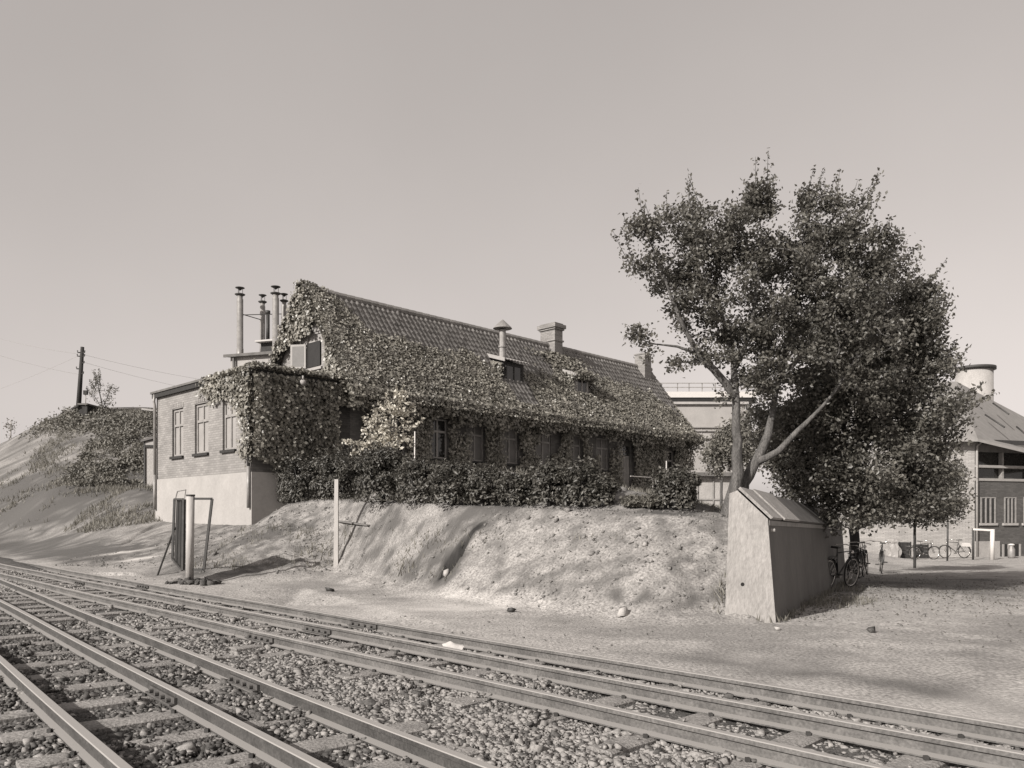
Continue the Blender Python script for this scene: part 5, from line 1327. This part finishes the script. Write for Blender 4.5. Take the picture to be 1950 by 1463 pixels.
for i, (px, py, rz, ln, st, lab) in enumerate((
    (1597, 1122, 40, .10, False, 'nearest dark bicycle leaning against the shaded flank of the concrete shelter'),
    (1628, 1104, 54, .08, False, 'second bicycle at the shelter wall, its pale chain case catching light'),
    (1648, 1097, 61, -.06, True, 'low-step bicycle third from the shelter front, in the tree shade'),
    (1677, 1091, 67, .05, False, 'bicycle standing nearly end-on apart from the others under the tree'))):
    c = gp(px, py); bicycle(lab, c, math.radians(rz), ln, step=st)
def yz(Y): return -.02 * (Y - 10)
def fl(px, Y): p = at(px, 1000, Y); p.z = gz(p.x, p.y); return p
bicycle('far bicycle in front of the pale gable, with dark boxes on both sides of it', fl(1760, 41), math.radians(8), .03)
fb = bicycle('far bicycle with a white cloth over its rear wheel, by the building corner', fl(1818, 41.6), math.radians(186), .03)
o = MB().hexa([(-.86, -.14, .60), (-.36, -.14, .62), (-.36, .14, .62), (-.86, .14, .60), (-.80, -.13, .80), (-.34, -.12, .82), (-.34, .12, .82), (-.80, .13, .80)]).build('cloth', M['white'])
o.location = fb.location; o.rotation_euler = fb.rotation_euler; tag(o, 'white cloth bundle lying over the rear rack of the far bicycle', 'cloth')
for px, Y, w_, h_, lab in ((1718, 42, .62, .85, 'dark slatted crate left of the far bicycle, beside the white sack'), (1754, 42.6, .45, .72, 'dark crate behind the far bicycle, against the pale gable')):
    p = fl(px, Y); c = thing('crate', lab, 'crate', p, .1, 'dark crates by the gable')
    body = MB()
    for k in range(4): body.box(-w_ / 2, w_ / 2, -.25, .25, .02 + k * h_ / 4, .02 + (k + .9) * h_ / 4)
    body.build('slatted_body', M['tarwood'], c)
    for sx in (-1, 1): MB().box(sx * w_ / 2 - .03, sx * w_ / 2 + .03, -.28, -.252, 0, h_ + .03).build('corner_post', M['dark'], c)
p = fl(1700, 41.5)
mb = MB(); k0 = 0; n1, n2 = 9, 14
for i in range(n1):
    u = i / (n1 - 1)
    for j in range(n2):
        a = 2 * math.pi * j / n2; r = (.36 - .2 * u) * (1 + .22 * math.sin(3 * a + 5 * u) + .13 * math.sin(7 * a - 6 * u)) * (1 if u < .8 else 1.45)
        mb.v.append((p.x + r * math.cos(a) + .12 * math.sin(4 * u), p.y + r * .8 * math.sin(a), p.z + u * 1.05 - .02))
for i in range(n1 - 1):
    for j in range(n2): mb.f.append((i * n2 + j, i * n2 + (j + 1) % n2, (i + 1) * n2 + (j + 1) % n2, (i + 1) * n2 + j))
mb.f.append(tuple((n1 - 1) * n2 + j for j in range(n2)))
tag(mb.build('sack', M['trim'], None, False), 'lumpy white sack standing left of the dark crates', 'sack')
p = fl(1804, 39); q = at(1805, 985, 39)
tag(MB().tube([p, q], .045, 8).build('iron_post', M['iron'], None, True), 'thin dark iron post in front of the pale gable, between the two far bicycles', 'post')
g0 = fl(1889, 38.5); gt = at(1890, 1008, 38.5); gl = at(1853, 1008, 39.2)
gate = thing('barrier', 'white barrier post with a thin rail reaching to the building corner', 'barrier', g0)
MB().tube([g0, gt], .10, 10).build('post', M['white'], gate, True, world=True)
MB().bar(gl, gt + Vector((-.06, 0, -.05)), .09).build('rail', M['white'], gate, world=True)
gb_ = fl(1853, 39.2); MB().tube([gb_, gl + Vector((0, 0, .05))], .05, 8).build('dark_upright', M['iron'], gate, True, world=True)
p = fl(1926, 41)
can = thing('milk_can', 'small dark can with a white lid by the cellar opening', 'can', p)
MB().lathe([(.16, 0), (.17, .1), (.17, .45), (.1, .6), (.1, .66)], (0, 0, 0), 14).build('body', M['steel'], can, True); MB().lathe([(.15, .661), (.15, .72), (.05, .75)], (0, 0, 0), 14).build('lid', M['white'], can, True)

# ------------------------------------------------------------------ brick works building on the right
C0 = at(1856, 1062, 43); C0.z = gz(C0.x, C0.y) - .1
works = thing('brick_building', 'brick works building on the right with a sunlit pale gable and a dark windowed front', 'building', C0)
ua, ub = Vector((.95, .31, 0)).normalized(), Vector((-.84, .54, 0)).normalized()
def facepx(px, py, d):
    r = ray(px, py); o = Vector((0, 0, CZ)); nn = Vector((-d.y, d.x, 0))
    k = (C0 - o).dot(nn) / r.dot(nn); p = o + r * k
    return (p - C0).dot(d), p.z
Zt = at(1860, 838, 43).z
def wquad(mb, d, u0, u1, z0, z1, off=0.0):
    nn = Vector((d.y, -d.x, 0)); nn = nn if nn.y < 0 else -nn
    o = Vector((C0.x, C0.y, 0)) + nn * off
    p = [o + d * u0 + Vector((0, 0, z0)), o + d * u1 + Vector((0, 0, z0)), o + d * u1 + Vector((0, 0, z1)), o + d * u0 + Vector((0, 0, z1))]
    return mb.quad(*(p if d.x > 0 else [p[1], p[0], p[3], p[2]]))
def wbox(mb, d, u0, u1, z0, z1, o0, o1):
    nn = Vector((d.y, -d.x, 0)); nn = nn if nn.y < 0 else -nn
    o = Vector((C0.x, C0.y, 0))
    f = lambda u, z, k: o + d * u + nn * k + Vector((0, 0, z))
    mb.hexa([f(u0, z0, o1), f(u1, z0, o1), f(u1, z0, o0), f(u0, z0, o0), f(u0, z1, o1), f(u1, z1, o1), f(u1, z1, o0), f(u0, z1, o0)])
ZB_ = C0.z
M['brick_g'] = brick('white_washed_brick', .35, .27, .22, 'x')
M['brick_r'] = brick('dark_front_brick', .13, .09, .09, 'x')
zb0, zb1 = facepx(1900, 914, ua)[1], facepx(1900, 889, ua)[1]
mb = MB(); wquad(mb, ua, 0, 14, ZB_, zb0); mb.build('front_wall', M['brick_r'], works, world=True)
mb = MB(); wquad(mb, ub, 0, 8, ZB_, Zt)
mb.build('gable_wall', M['brick_g'], works, world=True)
mb = MB(); wquad(mb, ua, .25, 14, zb0, Zt + .1, -.35); mb.build('glazed_band', M['glass'], works, world=True)
mb = MB(); wbox(mb, ua, 0, .25, zb0, Zt, -.4, 0); mb.build('corner_pier', M['brick_g'], works, world=True)
for z in (zb0, zb1): mb = MB(); wbox(mb, ua, .0, 14, z - .07, z + .07, -.36, .06); mb.build('ledge', M['trim'], works, world=True)
for u in (2.1, 4.2, 6.3, 8.4): mb = MB(); wbox(mb, ua, u, u + .12, zb0 + .08, Zt - .3, -.33, -.1); mb.build('mullion', M['greywood'], works, world=True)
mb = MB(); wbox(mb, ua, 0.26, 14, Zt - .62, Zt - .2, -.34, .0); mb.build('eave_dark_band', M['felt'], works, world=True)  # dark band filling the gap under the eaves
for x0, x1 in ((1866, 1895), (1911, 1934), (1948, 1972)):
    u0, z0 = facepx(x0, 996, ua); u1, z1 = facepx(x1, 947, ua)
    mb = MB(); wbox(mb, ua, u0, u1, z0, z1, .003, .02); w = mb.build('window', M['glass'], works, world=True)
    mb = MB()
    for k in range(4): uu = u0 + (u1 - u0 - .09) * k / 3; wbox(mb, ua, uu, uu + .09, z0, z1, .021, .06)
    wbox(mb, ua, u0, u1, z1 - .06, z1, .019, .058); mb.build('frame', M['greywood'], w, world=True)
    mb = MB(); wbox(mb, ua, u0 - .1, u1 + .1, z0 - .14, z0 - .01, .0, .1); mb.build('sill', M['concrete'], w, world=True)
u0, z0 = facepx(1908, 1061, ua); u1, z1 = facepx(1942, 1036, ua)
mb = MB(); wbox(mb, ua, u0, u1, ZB_ + .02, z1, .003, .012); cw = mb.build('cellar_opening', M['black'], works, world=True)
mb = MB()
for k in (.0, .3, .94): wbox(mb, ua, u0 + (u1 - u0) * k, u0 + (u1 - u0) * k + .12, ZB_ + .02, z1, .0125, .05)
mb.build('cellar_post', M['trim'], cw, world=True)
mb = MB(); wbox(mb, ua, .02, u0 - .2, ZB_, ZB_ + .95, .0, .05); mb.build('plinth', M['concrete'], works, world=True)
nn_ = Vector((ua.y, -ua.x, 0))
pp = Vector((C0.x, C0.y, 0)) + nn_ * .08 + ua * .08
MB().tube([pp + Vector((0, 0, ZB_ + .1)), pp + Vector((0, 0, Zt - .35)), pp + Vector((.25, -.15, Zt - .05))], .06, 8).build('drainpipe', M['trim'], works, True, world=True)
Rr = [at(1555, 836, 47.2), at(1862, 836, 42.2), at(2080, 888, 42.6), at(2080, 862, 56), at(1952, 797, 54), at(1822, 727, 52), at(1660, 722, 54)]
mb = MB(); mb.poly(Rr); lw = [p + Vector((0, 0, -.14)) for p in Rr]; mb.poly(list(reversed(lw)))
for i in range(len(Rr)): j = (i + 1) % len(Rr); mb.quad(Rr[i], lw[i], lw[j], Rr[j])
M['slate'] = mat('grey_slate', .25, .8, .15, 2, .2, 20)
rf = mb.build('roof', M['slate'], works, world=True)
c = at(1882, 838, 42.4)
for a, b_ in (((1832, 748), (1852, 763)), ((1875, 792), (1912, 816)), ((1890, 770), (1920, 791)), ((1935, 815), (1955, 832))):
    pa, pb_ = at(*a, 46.5), at(*b_, 46.5)
    def rl(p):
        n0 = (Rr[2] - Rr[1]).cross(Rr[5] - Rr[1]); d = p - Vector((0, 0, CZ)); k = (Rr[1] - Vector((0, 0, CZ))).dot(n0) / d.dot(n0); return Vector((0, 0, CZ)) + d * k + Vector((0, -.05, .06))
    MB().tube([rl(pa), rl(pb_)], .05, 6).build('roof_stay', M['iron'], rf, True, world=True)
tk = at(1855, 790, 62)
tank = thing('storage_tank', 'big round pale tank with a dark rim rising behind the works roof', 'tank', (tk.x, tk.y, 0))
zt_ = at(1855, 706, 62).z; rt = 32 * 62 / F
MB().lathe([(rt, 0), (rt, zt_)], (0, 0, 0), 40).build('shell', M['concrete'], tank, True)
MB().lathe([(rt + .02, zt_ - .02), (rt + .2, zt_), (rt + .2, zt_ + .22), (rt - .1, zt_ + .24)], (0, 0, 0), 40).build('rim', M['iron'], tank, True)

# ------------------------------------------------------------------ behind the house: conveyor bridge, white outbuilding, low garage
YB = 58
gan = thing('conveyor_bridge', 'pale elevated bridge with thin railings behind the right end of the house', 'bridge', at(1330, 985, YB))
def gbox(name, m_, x0, x1, y0, y1, d=1.6, o=0): 
    a, b_ = at(x0, y1, YB), at(x1, y0, YB)
    return MB().box(a.x, b_.x, YB + o, YB + o + d, a.z, b_.z).build(name, m_, gan, world=True)
gbox('deck', M['white'], 1235, 1440, 746, 757); gbox('girder', M['black'], 1235, 1440, 757.5, 766, 1.4, .1)
for y in (729, 737): gbox('railing', M['greywood'], 1235, 1440, y, y + 1.4, .05, .02)
for x in (1290, 1312, 1337, 1362, 1390): gbox('railing_post', M['greywood'], x, x + 1.6, 729, 745.8, .05, .075)
for x in (1335, 1425): gbox('support_post', M['felt'], x, x + 4, 766.2, 990, .3, .3)
a, b_ = at(1336, 768, YB), at(1302, 800, YB)
MB().bar(a + Vector((0, .5, 0)), b_ + Vector((0, .5, 0)), .12).build('brace', M['felt'], gan, world=True)
YO = 50
out = thing('outbuilding', 'white two-storey outbuilding half hidden behind the house end and the trees', 'outbuilding', at(1345, 985, YO))
def obox(name, m_, x0, x1, y0, y1, Y, d, root, o=0):
    a, b_ = at(x0, y1, Y), at(x1, y0, Y); return MB().box(a.x, b_.x, Y + o, Y + o + d, a.z, b_.z).build(name, m_, root, world=True)
obox('wall', M['render'], 1250, 1420, 771, 1000, YO, 5, out); obox('band_course', M['zinc'], 1249, 1421, 829, 835.6, YO, .2, out, -.201); obox('roof', M['zinc'], 1246, 1424, 766, 770.6, YO, 5.4, out, -.2); obox('parapet_rail', M['trim'], 1250, 1420, 813, 815, YO, .1, out, -.14); obox('parapet_rail', M['trim'], 1250, 1420, 820, 822, YO, .1, out, -.14)
for x in (1280, 1310, 1335, 1360, 1390): obox('rail_post', M['trim'], x, x + 2, 813, 828.8, YO, .03, out, -.035)
YG = 40
gar = thing('garage', 'low pale garage with a dark flat roof edge behind the leaning tree', 'garage', at(1355, 985, YG))
gw_ = obox('wall', M['concrete'], 1300, 1420, 908, 1010, YG, 5, gar); obox('roof', M['felt'], 1294, 1426, 901, 907.6, YG, 5.5, gar, -.4); obox('roof_coping', M['trim'], 1294, 1426, 896.5, 900.6, YG, 5.4, gar, -.35)
for x in (1327, 1357): obox('door_post', M['greywood'], x, x + 2.2, 908.5, 1000, YG, .06, gar, -.062)
obox('door_rail', M['greywood'], 1330, 1395, 950, 953, YG, .05, gar, -.054)

# ------------------------------------------------------------------ workshop with vent stacks behind the annex
YW = 37.5
ws = thing('workshop', 'pale flat-roofed workshop with a roof lantern behind the annex', 'workshop', at(480, 985, YW))
def wpt(px, py, dy=0): return at(px, py, YW + dy)
a = wpt(436, 677); dr_ = Vector((.95, -.3, 0)).normalized(); dp = Vector((.3, .95, 0)).normalized()
def wsb(name, m_, u0, u1, v0, v1, z0, z1, root=None):
    o = Vector((a.x, a.y, 0)); f = lambda u, v, z: o + dr_ * u + dp * v + Vector((0, 0, z))
    return MB().hexa([f(u0, v0, z0), f(u1, v0, z0), f(u1, v1, z0), f(u0, v1, z0), f(u0, v0, z1), f(u1, v0, z1), f(u1, v1, z1), f(u0, v1, z1)]).build(name, m_, root or ws, world=True)
wsb('wall', M['render'], .05, 6, .05, 6, 2.5, a.z - .02)
o_ = Vector((a.x, a.y, 0)); f_ = lambda u, v, z: o_ + dr_ * u + dp * v + Vector((0, 0, z))
z_ = a.z
MB().hexa([f_(-.15, -.15, z_ - .1), f_(6, -.15, z_ - .1), f_(6, 3.4, z_ + .42), f_(-.15, 3.4, z_ + .42), f_(-.15, -.15, z_), f_(6, -.15, z_), f_(6, 3.4, z_ + .55), f_(-.15, 3.4, z_ + .55)]).build('roof', M['zinc'], ws, world=True)
wsb('fascia', M['felt'], -.17, 6, -.2, -.152, z_ - .12, z_ + .01)
wsb('clerestory', M['dark'], .65, 4.5, 1.6, 4.5, z_ + .1, z_ + .88)
wsb('clerestory_roof', M['zinc'], .5, 4.7, 1.3, 4.8, z_ + .881, z_ + .96)
lan = wsb('roof_lantern', M['greywood'], 1.15, 2.75, 2.2, 3.6, z_ + .961, z_ + 1.75)
wsb('lantern_roof', M['felt'], 1.05, 2.85, 2.1, 3.7, z_ + 1.751, z_ + 1.84, lan); wsb('louvre', M['black'], 1.6, 2.4, 2.17, 2.199, z_ + 1.05, z_ + 1.7, lan)
wsb('downpipe', M['felt'], .28, .36, -.12, -.03, 3, z_ - .13)
SG_ = 'metal vent stacks on the workshop roof'
STK = ((457, 548, 672, 6.0, .9, 'leftmost tall vent stack on the workshop roof, standing at the roof edge'), (500, 562, 655, 5.0, 2.0, 'shorter vent stack in front of the roof lantern'), (525, 546, 668, 6.2, .6, 'tallest vent stack, right of the roof lantern'), (541, 560, 668, 5.0, 1.2, 'vent stack closest to the ivy-covered gable'))
for px, y0, y1, rpx, dv, lab in STK:
    Y = YW + dv; p0, p1 = at(px, y1 + 8, Y), at(px + 1, y0, Y); k = Y / F; H = p1.z - p0.z
    st = thing('vent_stack', lab, 'vent stack', p0, 0, SG_); r = rpx * k
    MB().lathe([(r * 1.08, -.3), (r * 1.08, H * .12), (r, H * .121), (r, H - 22 * k), (r * .85, H - 21 * k), (r * .85, H - 13 * k)], (0, 0, 0), 14).build('pipe', M['steel'], st, True)
    MB().lathe([(r * .9, H - 16 * k), (r * 1.6, H - 13.5 * k), (r * 1.6, H - 12.5 * k), (r * .8, H - 11 * k)], (0, 0, 0), 16).build('collar', M['iron'], st, True)
    MB().lathe([(.02, H - 5.5 * k), (r * .8, H - 2.2 * k), (r * 1.45, H - .8 * k), (r * 1.45, H), (.03, H + 1.2 * k)], (0, 0, 0), 16).build('cap', M['iron'], st, True)
    for j in range(3):
        aa = 2.1 * j + .5; MB().tube([(r * .8 * math.cos(aa), r * .8 * math.sin(aa), H - 13 * k), (r * .8 * math.cos(aa), r * .8 * math.sin(aa), H - 1.5 * k)], .012, 4).build('cap_strut', M['iron'], st)
p0, p1 = at(510, 655, YW + 2.6), at(510, 592, YW + 2.6); st = thing('flue', 'short dark flue pipe behind the vent stacks', 'flue', p0)
MB().tube([p0, p1 + Vector((0, 0, -.15))], .10, 10).build('pipe', M['iron'], st, True, world=True); MB().tube([p1 + Vector((0, 0, -.16)), p1], .13, 10).build('cap', M['iron'], st, True, world=True)
for (a0, a1), lab in ((((459, 598, .9), (500, 610, 2.0)), 'upper tie rod between the left stack and the lantern stack'), (((459, 600, .9), (541, 598, 1.2)), 'long tie rod between the outer vent stacks')):
    q0, q1 = at(a0[0], a0[1], YW + a0[2]), at(a1[0], a1[1], YW + a1[2]); tag(MB().tube([q0, q1], .022, 5).build('tie_rod', M['iron']), lab, 'tie rod')

# ------------------------------------------------------------------ left of the annex: white lean-to, utility pole, hut, wires
YL = 33.5
lt = thing('white_shed', 'narrow white lean-to shed tucked behind the left corner of the annex', 'shed', at(286, 940, YL))
obox('wall', M['render'], 274, 330, 834, 950, YL, 2.5, lt); 
a, b_ = at(271, 838, YL), at(330, 822, YL)
MB().hexa([(a.x, YL - .15, a.z - .1), (b_.x, YL - .15, b_.z - .1), (b_.x, YL + 2.7, b_.z - .1), (a.x, YL + 2.7, a.z - .1), (a.x, YL - .15, a.z), (b_.x, YL - .15, b_.z), (b_.x, YL + 2.7, b_.z), (a.x, YL + 2.7, a.z)]).build('roof', M['felt'], lt, world=True)
obox('window', M['trim'], 278, 297, 841, 853, YL, .05, lt, -.052); obox('lintel_board', M['dark'], 277, 298, 848, 852, YL, .04, lt, -.095); obox('door', M['concrete'], 281, 296, 855, 930, YL, .05, lt, -.051); obox('downpipe', M['iron'], 275, 277.2, 838, 940, YL, .06, lt, -.065)
YU = 47
pb0 = at(148, 800, YU); pt0 = at(157, 661, YU)
pole = thing('utility_pole', 'dark wooden utility pole leaning slightly on the hilltop', 'utility pole', pb0)
MB().tube([pb0, pt0], [.15, .10], 10).build('pole', M['tarwood'], pole, True, world=True)
for y in (672, 679, 692, 703, 712):
    c = pb0.lerp(pt0, (800 - y) / 139)
    for sx in (-1, 1) if y < 680 else ((1,) if y != 703 else (-1,)):
        MB().tube([c, c + Vector((sx * .2, -.1, 0)), c + Vector((sx * .22, -.1, .12))], .035, 6).build('insulator', M['iron'], pole, True, world=True)
def wire(p, q, sag, lab):
    pts = [p.lerp(q, i / 20) + Vector((0, 0, -sag * 4 * (i / 20) * (1 - i / 20))) for i in range(21)]
    tag(MB().tube(pts, .006, 4).build('overhead_wire', M['trim']), lab, 'wire', 'overhead wires at the utility pole')
tp = pb0.lerp(pt0, .9)
wire(tp, at(-160, 590, 50), .4, 'upper overhead wire running left from the pole top')
wire(pb0.lerp(pt0, .62), at(-160, 620, 46), .3, 'lower overhead wire running left from the middle of the pole')
wire(tp, at(-160, 792, 60), .3, 'overhead wire dropping to the left behind the hill')
wire(tp, at(620, 745, 62), .5, 'upper overhead wire running right behind the annex')
wire(pb0.lerp(pt0, .8), at(620, 775, 60), .5, 'lower overhead wire running right behind the annex')
hp_ = at(158, 790, 46.4)
hut = thing('hut', 'small dark hut roof at the foot of the utility pole', 'hut', hp_)
obox('hut_wall', M['tarwood'], 151, 166, 772, 800, 46.4, 1.2, hut); obox('hut_roof', M['felt'], 149, 168, 768.5, 771.6, 46.4, 1.5, hut, -.1)
a = at(150, 772, 46.3); MB().bar(a, at(137, 779, 46.3), .1).build('prop', M['tarwood'], hut, world=True)
p0, p1 = at(163, 772, 46.2), at(163, 744, 46.2); bx = thing('switch_box', 'small box on a thin post next to the utility pole', 'box', p0)
MB().tube([p0, p1], .03, 6).build('post', M['stake'], bx, True, world=True); obox('box', M['tarwood'], 160, 167, 744, 752, 46.2, .15, bx, -.1)
a, b_ = at(270, 779, 46.6), at(300, 783, 46.6); br = thing('low_rail', 'short pale handrail on the hilltop left of the annex roof', 'rail', at(284, 790, 46.6))
MB().bar(a, b_, .1).build('bar', M['trim'], br, world=True)
for x in (272, 284): MB().bar(at(x, 781, 46.6), at(x, 795, 46.6), .06).build('leg', M['dark'], br, world=True)
